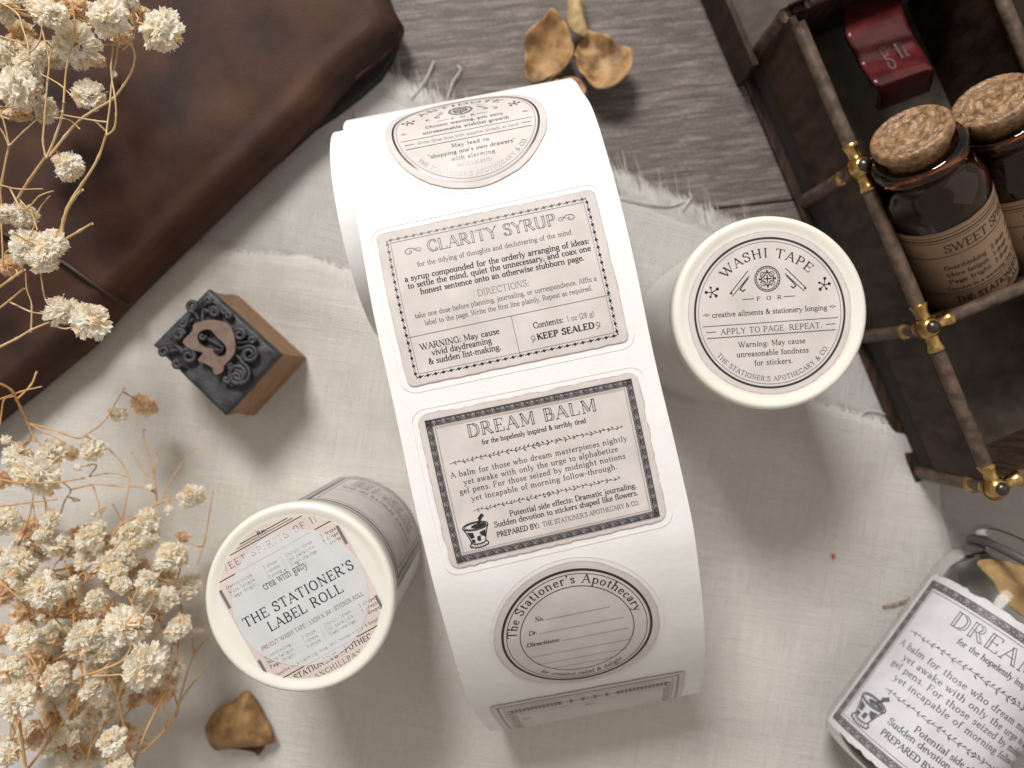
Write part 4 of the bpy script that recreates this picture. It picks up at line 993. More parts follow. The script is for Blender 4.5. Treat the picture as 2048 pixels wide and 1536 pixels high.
# cover as a gently uneven height field clipped to the journal's outline
def journal_cover():
    zt = 0.95
    pts = [(-260, -420), (560, -420), (700, -180), (772, -12), (806, 48), (790, 84), (752, 118), (706, 152), (640, 226), (560, 306), (430, 432), (330, 530), (256, 604), (180, 688), (90, 762), (0, 838), (-120, 930), (-260, 1010)]
    out = []
    V = [P(a, b, zt) for a, b in pts]
    for i in range(len(V)):
        a, b = V[i], V[(i + 1) % len(V)]; k = max(1, int((b - a).length / .35))
        for j in range(k):
            p = a.lerp(b, j / k); out.append((p.x + .05 * noise.noise(p * .7), p.y + .05 * noise.noise(p * .7 + Vector((9, 0, 0)))))
    # relax corners a little
    for _ in range(0): out = [((out[i - 1][0] + out[i][0] * 2 + out[(i + 1) % len(out)][0]) / 4, (out[i - 1][1] + out[i][1] * 2 + out[(i + 1) % len(out)][1]) / 4) for i in range(len(out))]
    n = len(out); O = [Vector((a, b, 0)) for a, b in out]; cen = P(60, 60, 0)
    ar = sum(O[i].x * O[(i + 1) % n].y - O[(i + 1) % n].x * O[i].y for i in range(n))
    if ar < 0: O.reverse()
    ups = [(0.40, .12), (.12, .25), (.02, .50), (0, .85), (.04, 1.1), (.11, 1.25), (.20, 1.36), (.32, 1.45)]
    vs = []
    for ins, z in ups:
        for i in range(n):
            t = (O[(i + 1) % n] - O[i - 1]).normalized(); p = O[i] - Vector((t.y, -t.x, 0)) * ins
            vs.append(Vector((p.x, p.y, z)))
    base = vs[-n:]; K = 46
    for k in range(1, K):
        f = 1 - k / K
        for p in base:
            q = Vector((cen.x + (p.x - cen.x) * f, cen.y + (p.y - cen.y) * f, 0))
            edge = min(1.0, k / 12); h = .20 * math.sin(edge * math.pi / 2) - .24 + .10 * noise.noise(Vector((q.x * .28, q.y * .28, 3))) + .05 * noise.noise(Vector((q.x * .9, q.y * .9, 8)))
            # long soft folds running along the lower edge
            l = (q - P(0, 640, 2.3)).dot(Vector((.62, -.78, 0)))
            h += .05 * math.exp(-((l - 1.0) / .5) ** 2) - .05 * math.exp(-((l - .1) / .35) ** 2)
            vs.append(Vector((q.x, q.y, 1.69 + h * min(1, k / 3))))
    vs.append(Vector((cen.x, cen.y, 1.7)))
    R = len(ups) + K - 1
    fs = [(r * n + i, r * n + (i + 1) % n, (r + 1) * n + (i + 1) % n, (r + 1) * n + i) for r in range(R - 1) for i in range(n)]
    fs += [((R - 1) * n + i, (R - 1) * n + (i + 1) % n, len(vs) - 1) for i in range(n)]
    return mesh('cover', vs, fs, M_leather, journal, smooth=True)
journal_cover()
rounded_slab('shadow_back_cover', [(q.x, q.y) for q in [P(a, b, .3) for a, b in ((560, -300), (770, -30), (800, 50), (797, 88), (784, 122), (762, 156), (716, 196), (668, 232), (628, 258), (560, 320), (300, 500), (100, 600), (0, 0))]], .06, .34, .10, mat('shadow_black_cover', (.008, .0065, .006), .7), journal)  # back cover slab made near-black to give the dark shadow under the corner
mb = MB(); mb.tube(catmull([P(a, b, z) for a, b, z in ((-60, 440, 1.84), (60, 490, 1.84), (125, 524, 1.82), (165, 552, 1.78), (205, 580, 1.66), (232, 598, 1.45), (250, 606, 1.15), (258, 606, .7))], 6), .055, 8)
mb.build('tie_cord', M_cord, journal, smooth=True)
mb = MB()
mb.tube(catmull([P(a, b, z) for a, b, z in ((800, 62, .9), (780, 96, .8), (744, 127, .8), (708, 156, .85))], 6), .05, 6)
mb.build('edge_binding', mat('red_brown_edge_thread', (0.11, .022, .014), .5), journal, smooth=True)

# ------------------------------------------------------------------ letterpress stamp: wooden block with metal face
def stamp():
    zt = 2.45; tp = [P(302, 689, zt), P(413, 577, zt), P(558, 708, zt), P(447, 831, zt)]; c = sum(tp, Vector()) / 4
    t = thing('letter_stamp', 'small wooden block stamp with a dark metal letter D and scrolls on its face', 'stamp', (c.x, c.y, 0))
    def q(pts, z, k=1.0): return [Vector((c.x + (p.x - c.x) * k, c.y + (p.y - c.y) * k, z)) for p in pts]
    lv = [(1.06, .12), (1.07, .25), (1.05, .8), (1.0, 1.25), (1.0, 1.9), (.995, 2.05)]
    vs = []; 
    SUB = 8
    def ringpts(k, z):
        o = []; b = q(tp, z, k)
        for i in range(4):
            for j in range(SUB):
                p = b[i].lerp(b[(i + 1) % 4], j / SUB); o.append(p + Vector((noise.noise(p * 1.3), noise.noise(p * 1.3 + Vector((5, 5, 5))), 0)) * .03)
        return o
    for k, z in lv: vs += ringpts(k, z)
    n = 4 * SUB; L = len(lv)
    fs = [(r * n + i, (r + 1) * n + i, (r + 1) * n + (i + 1) % n, r * n + (i + 1) % n) for r in range(L - 1) for i in range(n)]
    fs += [list(range(n)), list(reversed(range((L - 1) * n, L * n)))]
    w = mesh('wooden_block', vs, fs, M_stampwood, t); bevel(w, .04)
    for f in w.data.polygons: f.use_smooth = False
    # metal plate, uneven
    G = 36; vs = []; A, B, C_, D_ = q(tp, zt - .10, 1.0)
    for j in range(G + 1):
        for i in range(G + 1):
            a, b = i / G, j / G; p = A.lerp(B, a).lerp(D_.lerp(C_, a), b)
            e = min(a, b, 1 - a, 1 - b); z = zt - .10 + .05 * noise.noise(p * 1.1) + .03 * noise.noise(p * 3) - (.05 if e == 0 else 0)
            vs.append(Vector((p.x, p.y, z)))
    fs = [(j * (G + 1) + i, (j + 1) * (G + 1) + i, (j + 1) * (G + 1) + i + 1, j * (G + 1) + i + 1) for j in range(G) for i in range(G)]
    rim = [j for j in range(G)] + [G + j * (G + 1) for j in range(G)] + [G * (G + 1) + G - j for j in range(G)] + [(G - j) * (G + 1) for j in range(G)]
    b0 = len(vs)
    for r in rim: vs.append(Vector((vs[r].x, vs[r].y, 2.05)))
    m = len(rim)
    fs += [(rim[i], rim[(i + 1) % m], b0 + (i + 1) % m, b0 + i) for i in range(m)]
    mesh('metal_plate', vs, fs, M_stampmetal, t, smooth=True)
    def cp(x, y, z): return P(280 + x / 5.12, 560 + y / 5.12, z)
    outer = [(600, 432), (700, 408), (800, 415), (900, 450), (945, 520), (970, 610), (972, 720), (930, 800), (860, 880), (850, 930), (790, 968), (752, 945), (740, 900), (680, 862), (600, 828), (610, 790), (645, 745), (560, 722), (490, 690), (440, 640), (458, 600), (510, 550), (540, 515), (545, 460)]
    inner = [(590, 560), (640, 512), (720, 508), (780, 575), (850, 640), (885, 700), (870, 765), (800, 782), (760, 750), (735, 705), (660, 690), (600, 640)]
    def prism(out, hole, z0, z1, name, m):
        loops = [[cp(x, y, z1) for x, y in out], [cp(x, y, z1) for x, y in hole]]
        flat = loops[0] + loops[1]; tr = tessellate_polygon(loops); vs = flat + [Vector((p.x, p.y, z0)) for p in flat]; N_ = len(flat); fs = []
        for a in tr:
            a = list(a)
            if (flat[a[1]] - flat[a[0]]).cross(flat[a[2]] - flat[a[0]]).z < 0: a.reverse()
            fs.append(a)
        o = 0
        for lp in loops:
            k = len(lp)
            for i in range(k): fs.append((o + i, o + (i + 1) % k, N_ + o + (i + 1) % k, N_ + o + i))
            o += k
        return mesh(name, vs, fs, m, t)
    bm_o = [(a.x, a.y) for a in catmull([(x, y, 0) for x, y in outer], 3, closed=True)]; bm_i = [(a.x, a.y) for a in catmull([(x, y, 0) for x, y in inner], 3, closed=True)]
    prism(bm_o, bm_i, zt - .1, zt + .14, 'raised_letter', M_stampface)
    def curl(cx, cy, r, a0, turns, sgn, tail, w=.055):
        pts = []
        for i in range(int(turns * 12) + 1):
            a = math.radians(a0) + sgn * i * math.pi / 6; rr_ = r * (1 - .75 * i / (turns * 12)); pts.append(cp(cx + rr_ * math.cos(a), cy + rr_ * math.sin(a), zt + .04 - .0 * i))
        pre = [cp(x, y, zt + .0) for x, y in tail]
        allp = catmull(pre + pts, 3); n_ = len(allp)
        mb = MB(); mb.tube(allp, [w * (.55 + .6 * math.sin(math.pi * min(1, (i + 2) / n_)) ** .7) for i in range(n_)], 7)
        mb.build('scroll', M_stampmetal, t, smooth=True)
    for a in ((545, 270, 60, 90, 1.4, 1, [(600, 400), (570, 350)]), (760, 330, 55, 180, 1.5, 1, [(640, 380), (650, 300)]), (700, 215, 40, 180, 1.1, 1, [(600, 300), (630, 240)]),
              (905, 365, 38, 200, 1.2, 1, [(700, 215), (780, 240), (840, 320)]), (400, 560, 62, 0, 1.5, -1, [(560, 400), (510, 430), (460, 500)]), (440, 450, 36, 0, 1.2, 1, [(540, 330), (500, 380)]),
              (500, 780, 78, 200, 1.5, 1, [(320, 600), (360, 670), (420, 700)]), (380, 855, 45, 0, 1.3, 1, [(470, 870), (430, 880)]), (240, 740, 50, 10, 1.2, -1, [(440, 690), (380, 720), (310, 730)]),
              (1020, 560, 62, 220, 1.4, 1, [(960, 640), (940, 590)]), (1120, 760, 88, 230, 1.7, 1, [(960, 690), (1020, 700)]), (1150, 620, 36, 0, 1.2, -1, [(1000, 640), (1080, 640)]),
              (1010, 960, 120, 290, 2.0, 1, [(950, 740), (1020, 800)]), (990, 1000, 78, 270, 1.6, 1, [(900, 850), (960, 880)]), (890, 1020, 34, 0, 1.1, 1, [(960, 1080), (930, 1070)]),
              (640, 580, 34, 0, 1.0, 1, [(850, 690), (760, 640), (690, 600)]), (790, 740, 36, 90, 1.2, 1, [(860, 660), (840, 720)]), (930, 880, 34, 0, 1.2, 1, [(990, 940), (970, 900)])):
        curl(*a)
stamp()

# ------------------------------------------------------------------ dried petals
def petal_sheet(name, out, z_fn, material, parent, cup=.2, th=.02):
    """closed pixel outline (z pre-set by z_fn(x, y, f)); f = 0 centre .. 1 rim"""
    P0 = [P(a, b, .5) for a, b in out]; P0 = catmull(P0, 4, closed=True); n = len(P0); c = sum(P0, Vector()) / n; K = 10; vs = []
    for k in range(1, K + 1):
        f = k / K
        for p in P0:
            q = c.lerp(p, f); vs.append(Vector((q.x, q.y, z_fn(q, f))))
    vs.append(Vector((c.x, c.y, z_fn(c, 0)))); fs = [(len(vs) - 1, i, (i + 1) % n) for i in range(n)]
    fs += [(r * n + i, (r + 1) * n + i, (r + 1) * n + (i + 1) % n, r * n + (i + 1) % n) for r in range(K - 1) for i in range(n)]
    o = mesh(name, vs, fs, material, parent, smooth=True); s_ = o.modifiers.new('thick', 'SOLIDIFY'); s_.thickness = th; return o
fl = thing('dried_blossom', 'three lobed papery brown dried blossom lying on bare wood above the sticker strip', 'dried flower', (*P(1150, 120, 0).xy, 0))
def zf(base, tx, ty, cx, cy, cup, sd, ruf=.12):
    c = P(cx, cy, .5)
    return lambda q, f: max(.06, base + (q.x - c.x) * tx + (q.y - c.y) * ty + cup * f * f + ruf * f * noise.noise(Vector((q.x * 2.2, q.y * 2.2, sd))) + .05 * f * noise.noise(Vector((q.x * 7, q.y * 7, sd))) + .10 * f * f * math.sin(3 * math.atan2(q.y - c.y, q.x - c.x) + sd * 2))
petal_sheet('petal', [(1048, 88), (1060, 72), (1085, 50), (1102, 36), (1124, 50), (1138, 80), (1146, 108), (1140, 128), (1118, 148), (1090, 162), (1062, 166), (1048, 150), (1050, 120)], zf(.55, -.05, .25, 1095, 100, .25, 1, .3), M_petal, fl)
petal_sheet('petal', [(1162, 78), (1176, 66), (1198, 74), (1224, 92), (1250, 102), (1262, 118), (1258, 148), (1238, 176), (1210, 190), (1180, 184), (1166, 164), (1152, 138), (1150, 108)], zf(.6, .10, -.15, 1200, 130, .22, 2, .3), M_petal, fl)
petal_sheet('petal', [(1142, 150), (1120, 158), (1092, 176), (1080, 200), (1120, 205), (1160, 200), (1172, 170)], zf(.3, .0, .1, 1120, 170, .15, 4, .2), M_petal, fl)
petal_sheet('petal', [(1136, -40), (1150, -44), (1160, -10), (1164, 20), (1168, 50), (1172, 78), (1160, 80), (1142, 68), (1134, 44), (1137, 0)], zf(.9, 0, .1, 1150, 20, -.2, 3, .1), M_pod, fl, th=.04)
mb = MB(); mb.tube(catmull([P(1150, 108, .8), P(1136, 122, .5), P(1112, 148, .35), (P(1090, 168, .2))], 4), .045, 6); mb.build('stalk', M_stem, fl, smooth=True)

lf = thing('dried_leaf', 'curled triangular brown dried leaf lying on linen below the left capped roll', 'dried leaf', (*P(480, 1450, 0).xy, 0))
petal_sheet('blade', [(493, 1383), (506, 1398), (522, 1425), (536, 1455), (548, 1478), (545, 1486), (530, 1490), (505, 1494), (470, 1497), (435, 1503), (418, 1492), (410, 1465), (418, 1440), (440, 1418), (468, 1404)],
            lambda q, f: .95 - .55 * f ** 2.2 + .10 * f * noise.noise(Vector((q.x * 2, q.y * 2, 4))), M_petal, lf, th=.03)
petal_sheet('curled_edge', [(436, 1498), (470, 1490), (500, 1484), (528, 1482), (526, 1500), (514, 1515), (505, 1508), (480, 1503)], lambda q, f: .30 + .10 * f, mat('dark_leaf_edge', (.10, .045, .015), .7), lf)
sp = thing('fallen_petal', 'tiny white petal lying on linen close to the left capped roll', 'petal', (*P(394, 1262, 0).xy, 0))
petal_sheet('blade', [(373, 1262), (385, 1257), (405, 1257), (409, 1261), (400, 1265), (380, 1266)], lambda q, f: .45 + .06 * f, M_flw, sp)
sp = thing('fallen_petal', 'tiny white speck of petal lying alone on the brown leather', 'petal', (*P(280, 188, 1.8).xy, 1.8))
petal_sheet('blade', [(275, 185), (281, 183), (286, 189), (282, 194), (276, 191)], lambda q, f: 1.86 + .03 * f, M_flw, sp); 
for ob in sp.children: 
    for v in ob.data.vertices: v.co.x += .0
sp = thing('leaf_crumb', 'tiny orange crumb of dried leaf on the bare linen at lower right', 'leaf crumb', (*P(1660, 1109, 0).xy, 0))
mb = MB(); lathe([(0, .13), (.05, .14), (.07, .18), (.04, .22), (0, .23)], 7, Matrix.Translation((*P(1660, 1109, 0).xy, .05)), mb); mb.build('flake', mat('orange_flake', (.45, .13, .05), .7), sp, smooth=True)
sp = thing('stalk_bit', 'thin reddish bit of dry stalk on the linen beside the glass jar', 'stalk', (*P(1800, 1205, 0).xy, 0))
mb = MB(); mb.tube(catmull([P(1766, 1213, .25), P(1790, 1208, .26), P(1812, 1200, .26), P(1832, 1192, .3)], 5), [.02 + .012 * (i % 4 == 0) for i in range(16)], 5); mb.build('stem', mat('reddish_stalk', (.35, .19, .13), .7), sp, smooth=True)

# ------------------------------------------------------------------ dried flower sprays
def pompom(name, seed, npet=150, R=.42):
    r = random.Random(seed); vs = []; fs = []
    for i in range(npet):
        z = 1 - 2 * (i + .5) / npet; a = i * 2.39996 + r.uniform(-.3, .3); q = math.sqrt(max(0, 1 - z * z))
        d = Vector((q * math.cos(a), q * math.sin(a), z * .8)).normalized()
        d = (d + Vector((r.gauss(0, .22), r.gauss(0, .22), r.gauss(0, .22)))).normalized()
        u = d.cross(Vector((r.gauss(0, 1), r.gauss(0, 1), r.gauss(0, 1)))).normalized(); w = d.cross(u)
        lump = 1 + .35 * noise.noise(d * 1.8 + Vector((seed, 0, 0)))
        L = r.uniform(.70, 1.0) * R * lump; wd = r.uniform(.10, .17) * R * 1.1; cup = r.uniform(-.3, .5) * wd
        b0 = len(vs); base = d * L * .30
        for k, (t, ww) in enumerate(((0, .35), (.5, 1.0), (.85, 1.05), (1.0, .75))):
            c = base + d * (L - L * .30) * t + w * cup * t * t * 2.2
            mid = c + w * (wd * .28) + (d * (-.06 * R) if k == 3 else Vector((0, 0, 0)))
            for x in (c - u * wd * ww, mid, c + u * wd * ww): vs.append(x + Vector((r.gauss(0, 1), r.gauss(0, 1), r.gauss(0, 1))) * .012)
        for k in range(3):
            for j in range(2): fs.append((b0 + k * 3 + j, b0 + k * 3 + j + 1, b0 + (k + 1) * 3 + j + 1, b0 + (k + 1) * 3 + j))
    # centre core so that no hole shows
    me = bpy.data.meshes.new(name); 
    b0 = len(vs); n = 8
    for j in range(5):
        for k in range(n):
            t = math.pi * (j + .5) / 5; vs.append(Vector((math.sin(t) * math.cos(k * .785), math.sin(t) * math.sin(k * .785), math.cos(t))) * R * .60)
    for j in range(4):
        for k in range(n): fs.append((b0 + j * n + k, b0 + (j + 1) * n + k, b0 + (j + 1) * n + (k + 1) % n, b0 + j * n + (k + 1) % n))
    me.from_pydata([tuple(v) for v in vs], [], fs); me.update(); return me
POMS = [pompom('flower_head_mesh', 10 + i, 230 + 15 * (i % 3)) for i in range(6)]; POMS_T = []
for m_ in POMS: m_.materials.append(M_flw)
for i in range(3):
    m_ = POMS[i].copy(); m_.materials.clear(); m_.materials.append(M_flw2); POMS_T.append(m_)
BUD = pompom('bud_mesh', 77, 36, .42); BUD.materials.append(M_flw)

def spray(name, label, heads, stems, smat, base_px, zrange, seed, group):
    r = random.Random(seed); t = thing(name, label, 'dried flowers', (*P(*base_px, 0).xy, 0), group); org = Vector(t.location)
    nodes = []
    for (w, z0, z1, pts) in stems:
        n = len(pts); w *= .68; q = [P(a, b, z0 + (z1 - z0) * i / max(1, n - 1)) for i, (a, b) in enumerate(pts)]
        c = catmull(q, 6); c = [p + Vector((noise.noise(p * 1.1), noise.noise(p * 1.1 + Vector((7, 1, 3))), 0)) * .05 for p in c]
        m = len(c); mb = MB(); mb.tube(c, [w * (1 - .3 * i / m) * (1 + (.35 if (i % 6 == 0 and 0 < i) else 0)) for i in range(m)], 6)
        mb.build('stem', smat, t, smooth=True); nodes += c[2:]
    for k, (x, y, rp, *tz) in enumerate(heads):
        tan = len(tz) and tz[0] == 1; z = tz[1] if len(tz) > 1 else r.uniform(*zrange)
        if tan: z -= .8
        z = max(z, .5); p = P(x, y, z); rad = rp * (CAMH - z) / FPX
        small = rp < 14
        me = BUD if small else (POMS_T if tan else POMS)[r.randrange(3 if tan else 6)]
        o = bpy.data.objects.new('bud' if small else 'flower', me); link(o, t); o.location = p - org
        s_ = rad / .42 * 1.14; o.scale = (s_ * r.uniform(.9, 1.12), s_ * r.uniform(.9, 1.12), s_ * r.uniform(.75, .95))
        o.rotation_euler = (r.uniform(0, 6), r.uniform(0, 6), r.uniform(0, 6))
        # stalk from the nearest stem
        best = sorted(nodes, key=lambda n_: (n_ - p).length + (0 if n_.y < p.y + .5 else 1.0))[:1]
        if best:
            b = best[0]; mid = b.lerp(p, .5) + Vector((r.uniform(-.25, .25), r.uniform(-.2, .2), -.15))
            mb = MB(); mb.tube(catmull([b, mid, p], 6), [.020] * 13, 5); mb.build('stalk', smat, t, smooth=True)
    return t, nodes
UP_H = [(325, 60, 40, 0, 6.2), (282, 35, 22, 1, 5.8), (219, 34, 40, 0, 6.0), (240, 62, 26, 1, 5.4), (252, -4, 24, 0, 5.6), (153, 22, 34, 1, 5.0), (101, 25, 33, 0, 6.0), (153, 92, 39, 0, 5.2), (46, 66, 27, 1, 5), (16, 108, 32, 0, 4.8),
        (60, 131, 30, 0, 4.8), (36, 178, 41, 0, 5.2), (178, 191, 30, 0, 5.0), (93, 221, 26, 0, 4.6), (137, 333, 30, 0, 4.8), (0, 12, 18, 0, 5), (0, 225, 14, 1, 4.5), (10, 428, 22, 0, 5), (43, 432, 27, 0, 4.8),
        (58, 494, 38, 0, 4.8), (103, 490, 30, 0, 5.0), (22, 530, 22, 1, 4.8), (85, 520, 28, 0, 5.0), (122, 622, 28, 0, 4.6), (180, 642, 37, 0, 4.8), (24, 465, 6, 0, 5.4), (12, 225, 6, 0, 5.5), (130, 0, 24, 1, 4.4), (70, 10, 20, 1, 4.4), (195, 120, 16, 1, 4.6)]
UP_S = [(.055, 4.6, 5.2, [(118, 480), (137, 420), (165, 368), (195, 312), (213, 268)]), (.035, 5.2, 5.6, [(213, 270), (228, 258), (231, 228), (228, 190), (222, 130), (226, 75)]), (.032, 5.2, 5.6, [(213, 268), (219, 200), (226, 150), (232, 100), (228, 70)]),
        (.03, 5.2, 5.4, [(213, 262), (203, 252), (192, 242)]), (.06, 4.4, 5.0, [(-10, 470), (25, 415), (60, 360), (92, 312)]), (.035, 5, 5.4, [(90, 312), (85, 280), (90, 230), (96, 165), (98, 118), (84, 65), (80, 40)]), (.028, 5.4, 5.6, [(98, 118), (108, 90), (120, 92)]),
        (.045, 5, 5.5, [(92, 315), (112, 270), (126, 232), (128, 205)]), (.035, 5.4, 5.8, [(127, 225), (130, 180), (136, 130), (151, 62), (148, 20), (142, -10)]), (.045, 4.9, 5.6, [(98, 312), (130, 272), (170, 232), (222, 198), (246, 170), (262, 140), (268, 112), (262, 92), (246, 80)]),
        (.028, 5.4, 5.8, [(243, 100), (258, 86), (272, 60), (274, 45)]), (.022, 5.5, 5.8, [(240, 95), (222, 88), (190, 92), (170, 88)]), (.03, 5.2, 5.4, [(213, 242), (190, 240), (160, 236), (128, 230)]), (.024, 5.2, 5.4, [(160, 258), (140, 240), (108, 234)]),
        (.045, 4.4, 5.0, [(-10, 420), (5, 360), (18, 290)]), (.03, 5, 5.2, [(18, 288), (6, 262), (-6, 248)]), (.03, 5, 5.0, [(20, 288), (45, 262), (75, 236)]), (.03, 5, 5.2, [(18, 285), (10, 250), (-2, 215)]),
        (.03, 5.2, 5.6, [(-6, 2), (35, 28), (44, 55), (55, 92), (54, 112), (42, 120)]), (.026, 5.4, 5.6, [(56, 108), (75, 85), (82, 50), (80, 20)]), (.03, 5, 5.2, [(-5, 70), (50, 88)]), (.024, 5.3, 5.5, [(82, 148), (120, 170), (148, 196)]), (.026, 5.2, 5.4, [(2, 150), (60, 115)]),
        (.05, 4.8, 5.2, [(128, 480), (160, 462), (182, 448)]), (.06, 4.8, 5.4, [(126, 478), (130, 440), (150, 400), (165, 380)]), (.03, 4.8, 5, [(90, 600), (84, 580), (78, 545)]), (.026, 4.8, 5, [(62, 660), (64, 612), (52, 580), (48, 545)]),
        (.045, 4.6, 4.9, [(-10, 700), (30, 676), (60, 660), (100, 646)]), (.03, 4.6, 4.8, [(60, 662), (64, 640), (63, 608)]), (.05, 4.6, 5.0, [(-10, 582), (22, 560), (46, 540)]), (.04, 4.6, 5.0, [(-10, 622), (20, 600), (46, 578)]), (.03, 4.6, 4.8, [(20, 606), (60, 622), (90, 628)]),
        (.028, 4.9, 5.2, [(4, 545), (5, 480), (4, 410), (0, 360)]), (.026, 4.9, 5.2, [(10, 505), (60, 470), (82, 420), (102, 395)]), (.026, 4.9, 5.2, [(0, 370), (40, 378), (86, 380)]), (.026, 5, 5.2, [(42, 400), (66, 430), (76, 460)]), (.03, 5, 5.4, [(20, 375), (50, 420), (80, 395), (108, 384)])]
LO_H = [(289, 810, 26, 1, 2.6), (234, 828, 19, 0, 2.4), (185, 898, 24, 0, 2.8), (36, 910, 28, 0, 3.2), (104, 905, 30, 0, 3.2), (76, 952, 40, 0, 3.6), (140, 906, 16, 1, 3), (383, 992, 26, 0, 2.4), (299, 974, 11, 0, 2.4), (338, 1018, 12, 0, 2.2), (296, 1047, 30, 0, 2.8),
        (101, 1038, 20, 0, 3.6), (12, 1042, 30, 0, 3.6), (109, 1086, 28, 0, 3.4), (176, 1078, 29, 0, 3.4), (194, 1056, 15, 0, 3), (258, 1090, 24, 0, 3.0), (343, 1113, 32, 0, 3.2), (366, 1074, 15, 1, 2.4), (218, 1128, 28, 0, 3.2), (36, 1122, 31, 0, 3.8), (255, 1120, 20, 0, 3),
        (168, 1122, 19, 0, 3.2), (56, 1064, 26, 1, 3.0), (227, 1083, 9, 0, 3), (155, 935, 9, 0, 3), (185, 1029, 8, 0, 2.6), (0, 1190, 20, 1, 3.2), (41, 1140, 30, 0, 3.6), (89, 1182, 34, 0, 4.4), (191, 1200, 24, 0, 4.2), (243, 1170, 20, 0, 4.0), (226, 1145, 24, 0, 3.8),
        (282, 1165, 12, 0, 4), (291, 1188, 22, 0, 3.4), (336, 1196, 20, 0, 3.2), (378, 1172, 24, 0, 2.6), (252, 1250, 40, 0, 4.2), (175, 1277, 38, 0, 4.2), (358, 1253, 24, 0, 3.0), (82, 1234, 10, 0, 4), (44, 1272, 26, 0, 4.2), (96, 1275, 24, 0, 3.6), (292, 1332, 42, 0, 4.4),
        (208, 1302, 26, 0, 4), (109, 1357, 30, 0, 4.2), (18, 1340, 30, 0, 4.4), (62, 1352, 22, 1, 3.8), (186, 1379, 24, 0, 4), (33, 1403, 37, 0, 4.8), (224, 1481, 26, 0, 3.8), (64, 1466, 26, 1, 3.8), (153, 1403, 22, 1, 3.2), (202, 1430, 20, 1, 3.2), (260, 1476, 22, 1, 3.2),
        (10, 1508, 26, 0, 4.2), (240, 1538, 24, 0, 3.8), (46, 1228, 24, 1, 3.4), (148, 1146, 22, 1, 3.0), (118, 1210, 24, 1, 3.2), (128, 1340, 20, 1, 3), (330, 1345, 22, 1, 3.4), (150, 1220, 22, 1, 3), (20, 1180, 24, 1, 3), (140, 1480, 22, 1, 2.6), (100, 1430, 20, 1, 2.8),
        (215, 1215, 20, 1, 3), (310, 1230, 16, 1, 2.6), (160, 1330, 18, 1, 3.2), (270, 1400, 16, 1, 2.6), (5, 960, 22, 1, 3), (5, 1270, 22, 1, 3.2), (75, 1300, 18, 1, 3.2), (225, 1350, 20, 1, 3.2), (10, 880, 12, 0, 3), (130, 1180, 20, 0, 3.6), (330, 1150, 22, 1, 2.6), (280, 1225, 18, 0, 3.4), (150, 1000, 7, 0, 2.8), (148, 1160, 12, 0, 4.4)]
_r = random.Random(5)
for _k in range(46):
    _y = _r.uniform(1060, 1530); _x = _r.uniform(-5, 330 if _y < 1400 else 250); LO_H.append((_x, _y, _r.uniform(14, 27), 1 if _r.random() < .65 else 0, _r.uniform(1.4, 3.2)))
for _k in range(55):
    _y = _r.uniform(1050, 1530); _x = _r.uniform(-5, 360 if _y < 1400 else 270); LO_H.append((_x, _y, _r.uniform(15, 22), 0, _r.uniform(2.2, 3.8)))
for _k in range(16): UP_H.append((_r.uniform(-5, 110), _r.uniform(-5, 240), _r.uniform(14, 26), _r.choice((0, 0, 1)), _r.uniform(3.6, 5.0)))
for _k in range(14): LO_H.append((_r.uniform(20, 340), _r.uniform(900, 1500), _r.uniform(6, 9), 0, _r.uniform(2.4, 4.2)))
